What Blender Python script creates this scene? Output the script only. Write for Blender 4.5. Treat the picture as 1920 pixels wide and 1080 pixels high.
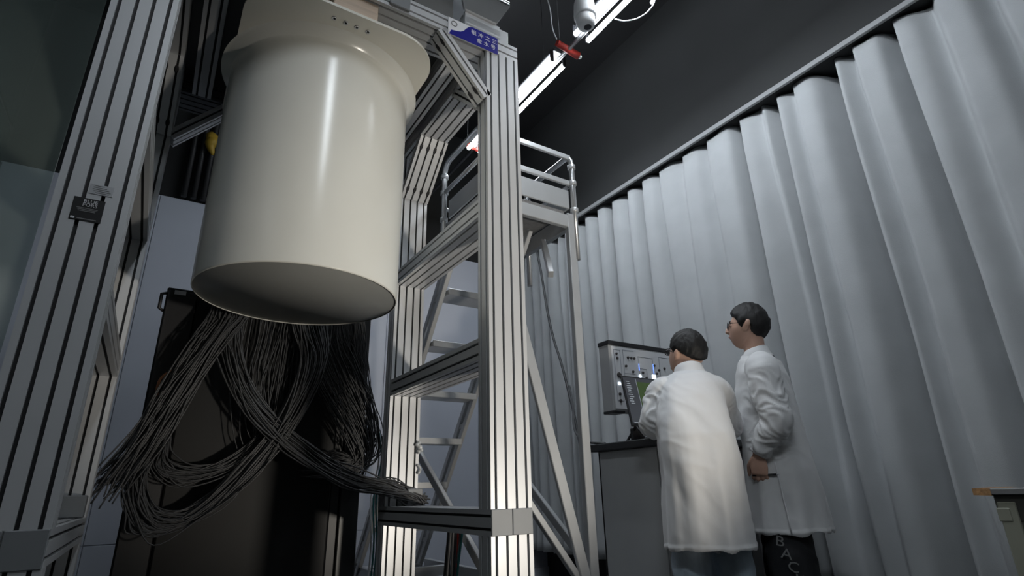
import bpy, bmesh, math, random
from mathutils import Vector, Matrix, noise

random.seed(7)
S = bpy.context.scene
COL = S.collection
for o in list(bpy.data.objects):
    bpy.data.objects.remove(o)
V = Vector
PI = math.pi

# ------------------------------------------------------------------ camera, light, exposure
CAM_H = 0.8
cam_d = bpy.data.cameras.new('camera')
cam_d.sensor_width = 36.0
cam_d.lens = 1036.4436 / 1920 * 36
cam_d.clip_start = 0.02
cam = bpy.data.objects.new('camera', cam_d)
COL.objects.link(cam)
CAM_ROT = ((0.84539773, -0.16537575, -0.50789126), (-0.53363458, -0.30274499, -0.78967057), (-0.02316917, 0.93861405, -0.34419015))
cam.matrix_world = Matrix.Translation((0, 0, CAM_H)) @ Matrix(CAM_ROT).to_4x4()
S.camera = cam

w = bpy.data.worlds.new('world')
S.world = w
w.use_nodes = True
w.node_tree.nodes['Background'].inputs[0].default_value = (0.05, 0.06, 0.075, 1)
w.node_tree.nodes['Background'].inputs[1].default_value = 0.3
S.view_settings.view_transform = 'Standard'
S.view_settings.look = 'None'
S.view_settings.exposure = 0.0
S.view_settings.gamma = 1.0
S.view_settings.use_curve_mapping = False

TUBE_EMIT = 72.0
def spot(name, loc, target, power, color, angle, blend, radius):
    d = bpy.data.lights.new(name, 'SPOT')
    d.energy = power; d.color = color; d.spot_size = math.radians(angle); d.spot_blend = blend
    d.shadow_soft_size = radius
    o = bpy.data.objects.new(name, d)
    COL.objects.link(o)
    o.location = loc
    o.rotation_euler = (V(target) - V(loc)).to_track_quat('-Z', 'Y').to_euler()
    return o
# the warm work light standing low behind the photographer, to the right, pointing up
spot('work_light', (1.9, -1.0, 0.40), (1.16, 2.2, 1.55), 245, (1.0, 0.93, 0.82), 48, 0.7, 0.10)
S.cycles.max_bounces = 7
S.cycles.diffuse_bounces = 4
S.cycles.glossy_bounces = 3
S.cycles.transmission_bounces = 5

# ------------------------------------------------------------------ materials
MATS = {}
def mat(name, col, rough=0.5, metal=0.0, var=0.06, vscale=8.0, bump=0.0, bscale=60.0, coat=0.0,
        emit=None, estr=0.0, spec=0.5, sheen=0.0, stretch=None, alpha=None, trans=0.0):
    if name in MATS:
        return MATS[name]
    m = bpy.data.materials.new(name)
    m.use_nodes = True
    nt = m.node_tree
    b = nt.nodes['Principled BSDF']
    b.inputs['Roughness'].default_value = rough
    b.inputs['Metallic'].default_value = metal
    b.inputs['Specular IOR Level'].default_value = spec
    b.inputs['Coat Weight'].default_value = coat
    b.inputs['Coat Roughness'].default_value = 0.12
    b.inputs['Sheen Weight'].default_value = sheen
    b.inputs['Transmission Weight'].default_value = trans
    tc = nt.nodes.new('ShaderNodeTexCoord')
    mp = nt.nodes.new('ShaderNodeMapping')
    if stretch:
        mp.inputs['Scale'].default_value = stretch
    nt.links.new(tc.outputs['Object'], mp.inputs[0])
    n = nt.nodes.new('ShaderNodeTexNoise')
    n.inputs['Scale'].default_value = vscale
    n.inputs['Detail'].default_value = 4
    nt.links.new(mp.outputs[0], n.inputs['Vector'])
    r = nt.nodes.new('ShaderNodeValToRGB')
    r.color_ramp.elements[0].position = 0.3
    r.color_ramp.elements[1].position = 0.7
    r.color_ramp.elements[0].color = tuple(max(0, c * (1 - var)) for c in col) + (1,)
    r.color_ramp.elements[1].color = tuple(min(1, c * (1 + var)) for c in col) + (1,)
    nt.links.new(n.outputs[0], r.inputs[0])
    nt.links.new(r.outputs[0], b.inputs['Base Color'])
    if bump > 0:
        n2 = nt.nodes.new('ShaderNodeTexNoise')
        n2.inputs['Scale'].default_value = bscale
        n2.inputs['Detail'].default_value = 3
        nt.links.new(mp.outputs[0], n2.inputs['Vector'])
        bp = nt.nodes.new('ShaderNodeBump')
        bp.inputs['Strength'].default_value = bump
        bp.inputs['Distance'].default_value = 0.004
        nt.links.new(n2.outputs[0], bp.inputs['Height'])
        nt.links.new(bp.outputs[0], b.inputs['Normal'])
    if emit:
        b.inputs['Emission Color'].default_value = tuple(emit) + (1,)
        b.inputs['Emission Strength'].default_value = estr
    MATS[name] = m
    return m

alu = mat('anodised_aluminium', (0.64, 0.65, 0.665), 0.38, 0.25, 0.03, 3.0)
alu_cap = mat('grey_plastic_cap', (0.22, 0.23, 0.24), 0.5, 0, 0.05, 10)
slotm = mat('slot_black', (0.010, 0.010, 0.012), 0.6, 0, 0.1)  # black for slot floors and fastener slots; slot walls keep the aluminium
steel = mat('bright_steel', (0.62, 0.63, 0.64), 0.28, 0.8, 0.05, 6)
ladder_alu = mat('ladder_aluminium', (0.55, 0.56, 0.57), 0.42, 0.55, 0.06, 5, 0.03, 200)
can_paint = mat('cream_white_paint', (0.77, 0.765, 0.71), 0.21, 0, 0.025, 3.0, 0.0, 120, coat=0.0)
can_plate = mat('cream_plate', (0.76, 0.74, 0.66), 0.42, 0, 0.03, 4)
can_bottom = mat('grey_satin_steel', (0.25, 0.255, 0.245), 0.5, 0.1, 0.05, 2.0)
wood = mat('pale_plywood', (0.60, 0.47, 0.36), 0.6, 0, 0.14, 14, 0.1, 60, stretch=(0.3, 1, 4))
black_metal = mat('black_powder_coat', (0.016, 0.016, 0.018), 0.45, 0, 0.1, 10, 0.02, 300)
charcoal = mat('charcoal_panel', (0.017, 0.017, 0.017), 0.5, 0, 0.06, 3.0, 0.02, 200, spec=0.2)
cable_m = mat('black_cable_jacket', (0.056, 0.057, 0.060), 0.45, 0, 0.12, 30)
cable_w = mat('white_cable', (0.75, 0.75, 0.75), 0.4, 0, 0.04)
orange_m = mat('orange_brown_jacket', (0.55, 0.22, 0.10), 0.4, 0, 0.08)
teal_m = mat('teal_jacket', (0.03, 0.20, 0.20), 0.45, 0, 0.08)
red_m = mat('red_paint', (0.42, 0.035, 0.025), 0.45, 0, 0.08)
yellow_m = mat('yellow_tape', (0.65, 0.42, 0.05), 0.5, 0, 0.1)
curtain_m = mat('grey_curtain_cloth', (0.43, 0.445, 0.455), 0.85, 0, 0.05, 5, 0.35, 420, sheen=0.15)
wall_white = mat('white_wall_paint', (0.58, 0.61, 0.69), 0.6, 0, 0.03, 1.2, 0.03, 120)
wall_dark = mat('dark_wall_paint', (0.018, 0.019, 0.0195), 0.75, 0, 0.12, 1.5, 0.05, 80)
ceil_m = mat('black_ceiling_paint', (0.010, 0.010, 0.011), 0.85, 0, 0.15, 1.5, 0.1, 60)
floor_m = mat('dark_grey_floor', (0.055, 0.056, 0.058), 0.5, 0, 0.12, 2, 0.05, 90)
wall_cream = mat('cream_wall_paint', (0.55, 0.54, 0.50), 0.6, 0, 0.03, 1.2)
glass_dark = mat('dark_green_glass', (0.030, 0.042, 0.038), 0.16, 0, 0.25, 1.4, spec=0.7)
trim_m = mat('pale_grey_rail', (0.30, 0.305, 0.31), 0.5, 0.1, 0.04)
tube_m = mat('lit_tube_glass', (0.9, 0.9, 0.9), 0.4, emit=(0.86, 0.93, 1.0), estr=TUBE_EMIT)
lamp_body = mat('white_lamp_enamel', (0.72, 0.72, 0.72), 0.45, 0, 0.03)
blue_sign = mat('cobalt_blue_print', (0.012, 0.012, 0.24), 0.35, 0, 0.05)
white_print = mat('white_print', (0.78, 0.78, 0.80), 0.45, 0, 0.03)
grey_print = mat('grey_print', (0.22, 0.22, 0.22), 0.5, 0, 0.03)
black_print = mat('black_print', (0.012, 0.012, 0.013), 0.4, 0, 0.05)
clear_lab = mat('silver_label', (0.52, 0.53, 0.55), 0.35, 0.2, 0.04)
con_grey = mat('console_grey_laminate', (0.47, 0.48, 0.485), 0.5, 0, 0.04, 4)
con_top = mat('dark_worktop', (0.030, 0.031, 0.033), 0.45, 0, 0.08, 8)
con_edge = mat('pale_console_edge', (0.36, 0.37, 0.38), 0.45, 0.2, 0.04)
panel_face = mat('white_panel_face', (0.66, 0.67, 0.69), 0.4, 0, 0.02)
panel_side = mat('grey_panel_case', (0.34, 0.345, 0.35), 0.5, 0, 0.04)
line_m = mat('grey_trace_print', (0.20, 0.22, 0.26), 0.5, 0, 0.03)
knob_m = mat('dark_knob', (0.05, 0.045, 0.045), 0.4, 0, 0.1)
led_blue = mat('blue_led', (0.1, 0.2, 0.8), 0.3, emit=(0.15, 0.3, 1.0), estr=2.0)
led_white = mat('white_led', (0.8, 0.9, 1.0), 0.3, emit=(0.75, 0.88, 1.0), estr=3.0)
plastic_blk = mat('black_plastic', (0.014, 0.014, 0.016), 0.4, 0, 0.08)
screen_dark = mat('screen_dark', (0.02, 0.022, 0.026), 0.25, emit=(0.10, 0.11, 0.13), estr=0.32)
screen_green = mat('screen_green', (0.03, 0.06, 0.02), 0.25, 0, 0.2, 40, emit=(0.07, 0.11, 0.04), estr=0.4, stretch=(1, 1, 0.1))
screen_text = mat('screen_text', (0.3, 0.33, 0.36), 0.3, emit=(0.4, 0.44, 0.48), estr=0.4)
laptop_m = mat('silver_laptop', (0.45, 0.46, 0.48), 0.35, 0.5, 0.03)
bench_m = mat('olive_beige_enamel', (0.27, 0.27, 0.215), 0.5, 0, 0.05, 5)
bench_top = mat('grey_bench_top', (0.20, 0.20, 0.20), 0.35, 0, 0.08, 6)
bench_dark = mat('dark_apron', (0.045, 0.044, 0.038), 0.55, 0, 0.08, 6)
chip_m = mat('chipped_chipboard', (0.42, 0.23, 0.10), 0.8, 0, 0.35, 60, 0.6, 90)
skin_m = mat('skin', (0.60, 0.37, 0.275), 0.5, 0, 0.07, 12, 0.03, 200)
hair_m = mat('black_hair', (0.009, 0.008, 0.008), 0.6, 0, 0.3, 60, 0.5, 150, stretch=(1, 1, 0.3))
coat_m = mat('white_coat_cloth', (0.74, 0.74, 0.745), 0.55, 0, 0.02, 6, 0.12, 500, sheen=0.2)
jeans_m = mat('washed_blue_denim', (0.36, 0.43, 0.50), 0.8, 0, 0.25, 14, 0.25, 300, stretch=(1, 1, 0.4))
pants_m = mat('black_trouser_cloth', (0.012, 0.013, 0.016), 0.8, 0, 0.2, 12, 0.2, 200)
shoe_m = mat('dark_shoe_leather', (0.03, 0.03, 0.032), 0.5, 0, 0.1)
lips_m = mat('lips', (0.42, 0.19, 0.15), 0.5, 0, 0.05)
lens_m = mat('dark_lens', (0.02, 0.02, 0.025), 0.1, 0, 0.05)
def glass_mat(name, tint):
    m = bpy.data.materials.new(name); m.use_nodes = True
    b = m.node_tree.nodes['Principled BSDF']
    b.inputs['Base Color'].default_value = tint + (1,)
    b.inputs['Transmission Weight'].default_value = 1; b.inputs['Roughness'].default_value = 0.02
    b.inputs['IOR'].default_value = 1.1
    return m
lensglass = glass_mat('spectacle_glass', (0.97, 0.98, 0.98))
film_m = mat('clear_film', (0.75, 0.77, 0.78), 0.12, 0.3, 0.2, 60, 0.6, 60)

# ------------------------------------------------------------------ mesh helpers
def link(name, me, parent=None):
    o = bpy.data.objects.new(name, me)
    COL.objects.link(o)
    if parent is not None:
        p = parent; off = V((0, 0, 0))
        while p is not None:
            off = off + V(p.location); p = p.parent
        o.parent = parent
        o.location = -off
    return o

class MB:
    """collects shapes of one part; build() links them as one mesh object"""
    def __init__(s):
        s.v = []; s.f = []; s.mi = []; s.sm = []
    def add(s, vs, fs, mi=0, smooth=False):
        k = len(s.v)
        s.v += [tuple(p) for p in vs]
        for f in fs:
            s.f.append([i + k for i in f]); s.mi.append(mi); s.sm.append(smooth)
        return s
    def build(s, name, mats, parent=None):
        me = bpy.data.meshes.new(name)
        me.from_pydata(s.v, [], s.f)
        for m in (mats if isinstance(mats, (list, tuple)) else [mats]):
            me.materials.append(m)
        me.polygons.foreach_set('material_index', s.mi)
        me.polygons.foreach_set('use_smooth', s.sm)
        me.update()
        return link(name, me, parent)
    # --- shapes
    def box(s, a, b, mi=0, bev=0.0):
        x0, y0, z0 = (min(a[i], b[i]) for i in range(3)); x1, y1, z1 = (max(a[i], b[i]) for i in range(3))
        c = V(((x0 + x1) / 2, (y0 + y1) / 2, (z0 + z1) / 2))
        return s.obox(c, V((1, 0, 0)), V((0, 1, 0)), V((0, 0, 1)), (x1 - x0) / 2, (y1 - y0) / 2, (z1 - z0) / 2, mi, bev)
    def obox(s, c, ux, uy, uz, hx, hy, hz, mi=0, bev=0.0):
        c, ux, uy, uz = V(c), V(ux), V(uy), V(uz)
        if bev <= 0:
            vs = [c + ux * hx * i + uy * hy * j + uz * hz * k for k in (-1, 1) for j in (-1, 1) for i in (-1, 1)]
            fs = [(0, 2, 3, 1), (4, 5, 7, 6), (0, 1, 5, 4), (2, 6, 7, 3), (0, 4, 6, 2), (1, 3, 7, 5)]
            return s.add(vs, fs, mi)
        bev = min(bev, hx * .49, hy * .49, hz * .49)
        bm = bmesh.new()
        vs = [bm.verts.new((hx * i, hy * j, hz * k)) for k in (-1, 1) for j in (-1, 1) for i in (-1, 1)]
        for f in [(0, 2, 3, 1), (4, 5, 7, 6), (0, 1, 5, 4), (2, 6, 7, 3), (0, 4, 6, 2), (1, 3, 7, 5)]:
            bm.faces.new([vs[i] for i in f])
        bmesh.ops.bevel(bm, geom=bm.edges[:], offset=bev, segments=1, affect='EDGES', profile=0.5)
        bm.verts.index_update()
        out = [c + ux * v.co.x + uy * v.co.y + uz * v.co.z for v in bm.verts]
        fs = [[v.index for v in f.verts] for f in bm.faces]
        bm.free()
        return s.add(out, fs, mi)
    def bar(s, p, q, wx, wz, up=(0, 0, 1), mi=0, bev=0.0):
        p, q = V(p), V(q); d = (q - p); L = d.length; d.normalize()
        up = V(up); r = d.cross(up).normalized(); u = r.cross(d).normalized()
        return s.obox((p + q) / 2, r, d, u, wx / 2, L / 2, wz / 2, mi, bev)
    def tube(s, pts, r, n=10, mi=0, caps=True, closed=False, smooth=True, flat=None):
        pts = [V(p) for p in pts]; m = len(pts)
        rs = r if isinstance(r, (list, tuple)) else [r] * m
        prev = None; rings = []
        for i, p in enumerate(pts):
            if closed:
                t = (pts[(i + 1) % m] - pts[i - 1])
            else:
                t = pts[min(i + 1, m - 1)] - pts[max(i - 1, 0)]
            if t.length < 1e-9: t = V((0, 0, 1))
            t.normalize()
            if prev is None:
                a = V((0, 0, 1)) if abs(t.z) < 0.9 else V((0, 1, 0))
                nn = (a - t * a.dot(t)).normalized()
            else:
                nn = (prev - t * prev.dot(t)).normalized()
            prev = nn; bb = t.cross(nn)
            rings.append([p + (nn * math.cos(2 * PI * k / n) + bb * math.sin(2 * PI * k / n)) * rs[i] for k in range(n)])
        vs = [v for rg in rings for v in rg]; fs = []
        for i in range(m if closed else m - 1):
            j = (i + 1) % m
            for k in range(n):
                l = (k + 1) % n
                fs.append((i * n + k, i * n + l, j * n + l, j * n + k))
        s.add(vs, fs, mi, smooth)
        if caps and not closed:
            k0 = len(s.v) - len(vs)
            s.f.append([k0 + k for k in range(n)][::-1]); s.mi.append(mi); s.sm.append(False)
            s.f.append([k0 + (m - 1) * n + k for k in range(n)]); s.mi.append(mi); s.sm.append(False)
        return s
    def lathe(s, prof, c, axis=(0, 0, 1), n=48, mi=0, smooth=True, caps=True):
        c = V(c); ax = V(axis).normalized()
        a = V((1, 0, 0)) if abs(ax.x) < 0.9 else V((0, 1, 0))
        u = (a - ax * a.dot(ax)).normalized(); v = ax.cross(u)
        vs = []; fs = []
        for (r, h) in prof:
            for k in range(n):
                t = 2 * PI * k / n
                vs.append(c + ax * h + (u * math.cos(t) + v * math.sin(t)) * r)
        for i in range(len(prof) - 1):
            for k in range(n):
                l = (k + 1) % n
                fs.append((i * n + k, i * n + l, (i + 1) * n + l, (i + 1) * n + k))
        s.add(vs, fs, mi, smooth)
        if caps:
            k0 = len(s.v) - len(vs)
            s.f.append([k0 + k for k in range(n)][::-1]); s.mi.append(mi); s.sm.append(False)
            s.f.append([k0 + (len(prof) - 1) * n + k for k in range(n)]); s.mi.append(mi); s.sm.append(False)
        return s
    def prism(s, poly, d, mi=0):
        """poly: list of 3D points, d: extrusion vector"""
        n = len(poly); d = V(d)
        vs = [V(p) for p in poly] + [V(p) + d for p in poly]
        fs = [list(range(n))[::-1], list(range(n, 2 * n))] + [(i, (i + 1) % n, n + (i + 1) % n, n + i) for i in range(n)]
        return s.add(vs, fs, mi)
    def loft(s, rings, mi=0, smooth=True):
        n = len(rings[0]); vs = [p for r in rings for p in r]; fs = []
        for i in range(len(rings) - 1):
            for k in range(n):
                l = (k + 1) % n
                fs.append((i * n + k, i * n + l, (i + 1) * n + l, (i + 1) * n + k))
        fs.append(list(range(n))[::-1]); m = len(rings) - 1
        fs.append([m * n + k for k in range(n)])
        return s.add(vs, fs, mi, smooth)
    def sphere(s, c, rx, ry, rz, mi=0, n=16, m=10, ux=(1, 0, 0), uy=(0, 1, 0), uz=(0, 0, 1)):
        c, ux, uy, uz = V(c), V(ux), V(uy), V(uz); vs = [c - uz * rz]
        for i in range(1, m):
            ph = -PI / 2 + PI * i / m
            for k in range(n):
                t = 2 * PI * k / n
                vs.append(c + ux * rx * math.cos(ph) * math.cos(t) + uy * ry * math.cos(ph) * math.sin(t) + uz * rz * math.sin(ph))
        vs.append(c + uz * rz); fs = []
        for k in range(n): fs.append((0, 1 + (k + 1) % n, 1 + k))
        for i in range(m - 2):
            for k in range(n):
                l = (k + 1) % n
                fs.append((1 + i * n + k, 1 + i * n + l, 1 + (i + 1) * n + l, 1 + (i + 1) * n + k))
        e = len(vs) - 1
        for k in range(n): fs.append((e, 1 + (m - 2) * n + k, 1 + (m - 2) * n + (k + 1) % n))
        return s.add(vs, fs, mi, True)

def tag(o, label=None, cat=None, group=None, kind=None):
    if label: o['label'] = label
    if cat: o['category'] = cat
    if group: o['group'] = group
    if kind: o['kind'] = kind
    return o
def thing(name, label, cat, loc, group=None):
    o = bpy.data.objects.new(name, None)
    COL.objects.link(o)
    o.location = loc; o.empty_display_size = 0.1
    return tag(o, label, cat, group)
def catmull(pts, per=6):
    pts = [V(p) for p in pts]; P = [pts[0] * 2 - pts[1]] + pts + [pts[-1] * 2 - pts[-2]]; out = []
    for i in range(1, len(P) - 2):
        a, b, c, d = P[i - 1], P[i], P[i + 1], P[i + 2]
        for k in range(per):
            t = k / per
            out.append(0.5 * ((2 * b) + (c - a) * t + (2 * a - 5 * b + 4 * c - d) * t * t + (3 * b - a - 3 * c + d) * t ** 3))
    out.append(pts[-1]); return out
def lerp_list(xs, n):
    out = []
    for i in range(n):
        t = i / (n - 1) * (len(xs) - 1); k = min(int(t), len(xs) - 2); f = t - k
        out.append(xs[k] * (1 - f) + xs[k + 1] * f)
    return out
def text_part(name, body, size, M, material, parent, depth=0.0006, align='CENTER', xs=1.0):
    cu = bpy.data.curves.new(name, 'FONT')
    cu.body = body; cu.size = size; cu.extrude = depth
    cu.align_x = align; cu.align_y = 'CENTER'; cu.resolution_u = 2
    t = bpy.data.objects.new('tmp_text', cu); COL.objects.link(t)
    dg = bpy.context.evaluated_depsgraph_get(); dg.update()
    me = bpy.data.meshes.new_from_object(t.evaluated_get(dg))
    bpy.data.objects.remove(t)
    me.transform(M @ Matrix.Diagonal((xs, 1, 1, 1)))
    me.materials.clear(); me.materials.append(material)
    me.name = name
    return link(name, me, parent)
def frame_matrix(o, x, y):
    x, y = V(x).normalized(), V(y).normalized(); z = x.cross(y)
    return Matrix(((x.x, y.x, z.x, o[0]), (x.y, y.y, z.y, o[1]), (x.z, y.z, z.z, o[2]), (0, 0, 0, 1)))

# slotted aluminium profile, cross-section wdt x hgt with a slot every 40 mm
def profile_loop(wd, ht):
    sw, sd = 0.0046, 0.010
    pts = []; slot_edges = []
    def side(p0, p1, inward, L):
        d = (V(p1) - V(p0)).normalized(); n = max(1, round(L / 0.04)); pitch = L / n
        pts.append(V(p0))
        for i in range(n):
            c = pitch * (i + .5)
            a = V(p0) + d * (c - sw); b = V(p0) + d * (c + sw)
            pts.append(a); pts.append(a + V(inward) * sd)
            slot_edges.append(len(pts) - 1)
            pts.append(b + V(inward) * sd); pts.append(b)
    x, y = wd / 2, ht / 2
    side((-x, -y), (x, -y), (0, 1), wd); side((x, -y), (x, y), (-1, 0), ht)
    side((x, y), (-x, y), (0, -1), wd); side((-x, y), (-x, -y), (1, 0), ht)
    return pts, slot_edges
def profile(mb, p, q, wd, ht, wide_dir):
    p, q = V(p), V(q); d = (q - p).normalized()
    wv = V(wide_dir); wv = (wv - d * wv.dot(d)).normalized(); hv = d.cross(wv)
    pts, se = profile_loop(wd, ht); n = len(pts)
    vs = [p + wv * a.x + hv * a.y for a in pts] + [q + wv * a.x + hv * a.y for a in pts]
    se = set(se)
    for i in range(n):
        j = (i + 1) % n
    fa = [(i, (i + 1) % n, n + (i + 1) % n, n + i) for i in range(n) if i not in se]
    fb = [(i, (i + 1) % n, n + (i + 1) % n, n + i) for i in range(n) if i in se]
    k = len(mb.v)
    mb.add(vs, fa + [list(range(n))[::-1], list(range(n, 2 * n))], 0)
    for f in fb:
        mb.f.append([i + k for i in f]); mb.mi.append(1); mb.sm.append(False)
    return mb
dark_alu = mat('shade_dark_aluminium', (0.11, 0.115, 0.12), 0.45, 0.25, 0.04, 3.0)  # aluminium darkened: shade on the back beam and mast is put into the colour
def prof_part(name, p, q, wd, ht, wide_dir, parent, m=None):
    return profile(MB(), p, q, wd, ht, wide_dir).build(name, [m or alu, slotm], parent)

def struct(o): return tag(o, kind='structure')

# ------------------------------------------------------------------ the room
XL, XC, YB, YF, ZC = -1.25, 3.12, 4.9, -3.6, 4.7
struct(MB().box((XL - .2, YF - .2, -.1), (XC + .6, YB + .2, 0)).build('floor', floor_m))
struct(MB().box((XL - .2, YF - .2, ZC), (XC + .6, YB + .2, ZC + .1)).build('ceiling', ceil_m))
wb = struct(MB().box((XL - .1, YB, 0), (XC + .5, YB + .1, 3.15)).build('wall_back', wall_white))
xs = [XL, -0.26, 0.73, 1.72, 2.71, XC + .4]
for i in range(5):                                       # white cladding panels with fine joints
    for z0, z1 in ((0.10, 0.52), (0.525, 3.14)):
        MB().box((xs[i] + .002, YB - .012, z0), (xs[i + 1] - .002, YB + .002, z1), bev=.002).build('wall_panel', wall_white, wb)
struct(MB().box((XL - .1, YB + .02, 3.15), (XC + .5, YB + .12, ZC)).build('wall_back_upper', wall_dark))
struct(MB().box((XL, YB - .03, 0), (XC + .4, YB - .012, .10), bev=.003).build('baseboard_back', wall_white))
struct(MB().box((XC + .36, YF - .1, 0), (XC + .46, YB + .1, ZC)).build('wall_right', wall_dark))
struct(MB().box((XC, YF, 3.262), (XC + .36, YB, ZC)).build('wall_right_upper', wall_dark))
struct(MB().box((XC - .012, YF, 3.246), (XC + .012, YB - .02, 3.282), bev=.003).build('trim_1', trim_m))
wl = struct(MB().box((XL - .1, YF, 0), (XL - .02, YB, ZC)).build('wall_left', wall_dark))
for i in range(7):                                        # tall glass panes with slim mullions
    y0 = YF + i * 1.215
    MB().box((XL - .02, y0 + .02, .15), (XL - .004, y0 + 1.195, 3.4), bev=.002).build('pane', glass_dark, wl)
    MB().box((XL - .02, y0 + .02, 3.45), (XL - .004, y0 + 1.195, ZC - .05), bev=.002).build('pane', glass_dark, wl)
    MB().box((XL - .02, y0 - .018, 0), (XL + .012, y0 + .018, ZC), bev=.003).build('mullion', black_metal, wl)
struct(MB().box((XL - .1, YF - .1, 0), (XC + .4, YF, ZC)).build('wall_front', wall_cream))

gs_ = thing('glass_screen', 'tall hazy greenish clear screen behind the left post', 'screen', (-.97, 3.2, 0))
def hazy(name, tint, k):
    m = bpy.data.materials.new(name); m.use_nodes = True; nt = m.node_tree
    b = nt.nodes['Principled BSDF']; b.inputs['Base Color'].default_value = tint + (1,); b.inputs['Roughness'].default_value = .25
    tr = nt.nodes.new('ShaderNodeBsdfTransparent'); tr.inputs[0].default_value = (.88, .93, .91, 1)
    mx = nt.nodes.new('ShaderNodeMixShader'); out = nt.nodes['Material Output']
    n = nt.nodes.new('ShaderNodeTexNoise'); n.inputs['Scale'].default_value = 1.6
    mr_ = nt.nodes.new('ShaderNodeMapRange'); mr_.inputs['To Min'].default_value = k * .6; mr_.inputs['To Max'].default_value = k * 1.4
    nt.links.new(n.outputs[0], mr_.inputs[0]); nt.links.new(mr_.outputs[0], mx.inputs[0])
    nt.links.new(tr.outputs[0], mx.inputs[1]); nt.links.new(b.outputs[0], mx.inputs[2]); nt.links.new(mx.outputs[0], out.inputs[0])
    return m
MB().box((-1.22, 3.196, .06), (-.62, 3.204, 4.3), bev=.001).build('sheet', hazy('hazy_green_glass', (.30, .36, .34), .27), gs_)
MB().box((-1.235, 3.18, 0), (-.62, 3.22, .06), bev=.003).build('foot_rail', black_metal, gs_)
MB().box((-1.235, 3.18, 0.06), (-1.215, 3.22, 4.3), bev=.003).build('edge_rail', black_metal, gs_)

# ------------------------------------------------------------------ curtains
GAPS = [(0.20, 1), (-0.15, 1), (-0.5, .8), (-0.9, 1), (-1.3, .7), (-1.75, 1), (-2.2, .8), (-2.7, 1), (-3.1, .9),
        (0.46, .45), (0.70, .35), (0.888, 1.0), (1.117, 0.55), (1.247, 1.15), (1.50, .3), (1.628, 1.1), (1.74, .35), (1.90, 1.0),
        (2.20, .32), (2.443, .25), (2.671, .35), (2.88, .8), (3.06, .55), (3.27, 1.0), (3.46, .7), (3.65, .9), (3.80, .6), (3.97, 1), (4.10, .8), (4.28, 1), (4.42, .7), (4.58, 1), (4.72, .8)]
def curtain(name, ya, yb, label, xoff, seed):
    ys = []; y = ya
    while y < yb: ys.append(y); y += .0085
    ys.append(yb)
    zs = [0.27 + (3.248 - 0.27) * (i / 34) for i in range(35)]
    vs = []; fs = []
    for z in zs:
        t = 1 - (z - .27) / 3.0
        for y in ys:
            dpt = 0
            for gi, (g, wgt) in enumerate(GAPS):
                if abs(y - g) < .3:
                    gg = g + .022 * noise.noise(V((g * 7, z * .7, 3.1)))
                    s0 = .034 + .014 * t + .008 * math.sin(gi * 2.1)
                    q = (y - gg) / (s0 * .5 if y < gg else s0 * 1.75)
                    dpt += wgt * math.exp(-q * q) * (.85 + .15 * math.sin(gi * 5))
            dpt = min(dpt, 1.25)
            amp = .205 + .012 * math.sin(y * 3)
            wv = .028 * noise.noise(V((y * 4.5, z * .45, 7.7 + seed)))
            wv += .006 * noise.noise(V((y * 11, z * 1.3, 1.7)))
            topf = min(1, (3.248 - z) / .25)
            x = XC + .055 + xoff + amp * dpt - wv * (0.5 + .7 * t) - .015 * topf
            vs.append((min(x, XC + .33), y, z + (.012 * math.sin(y * 23) if z > 3.24 else 0)))
    n = len(ys)
    for i in range(len(zs) - 1):
        for j in range(n - 1):
            fs.append((i * n + j, i * n + j + 1, (i + 1) * n + j + 1, (i + 1) * n + j))
    mb = MB().add(vs, fs, 0, True)
    o = mb.build(name, curtain_m)
    md = o.modifiers.new('solid', 'SOLIDIFY'); md.thickness = .003; md.offset = 0
    return tag(o, label, 'curtain', 'long grey curtains on the right wall')
curtain('curtain', 1.90, 4.86, 'pale grey pleated curtain hanging behind the ladder, console and two people', 0.0, 0)
curtain('curtain', -3.5, 1.93, 'pale grey pleated curtain hanging behind the workbench, nearest the viewer', -0.004, 1)

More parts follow.
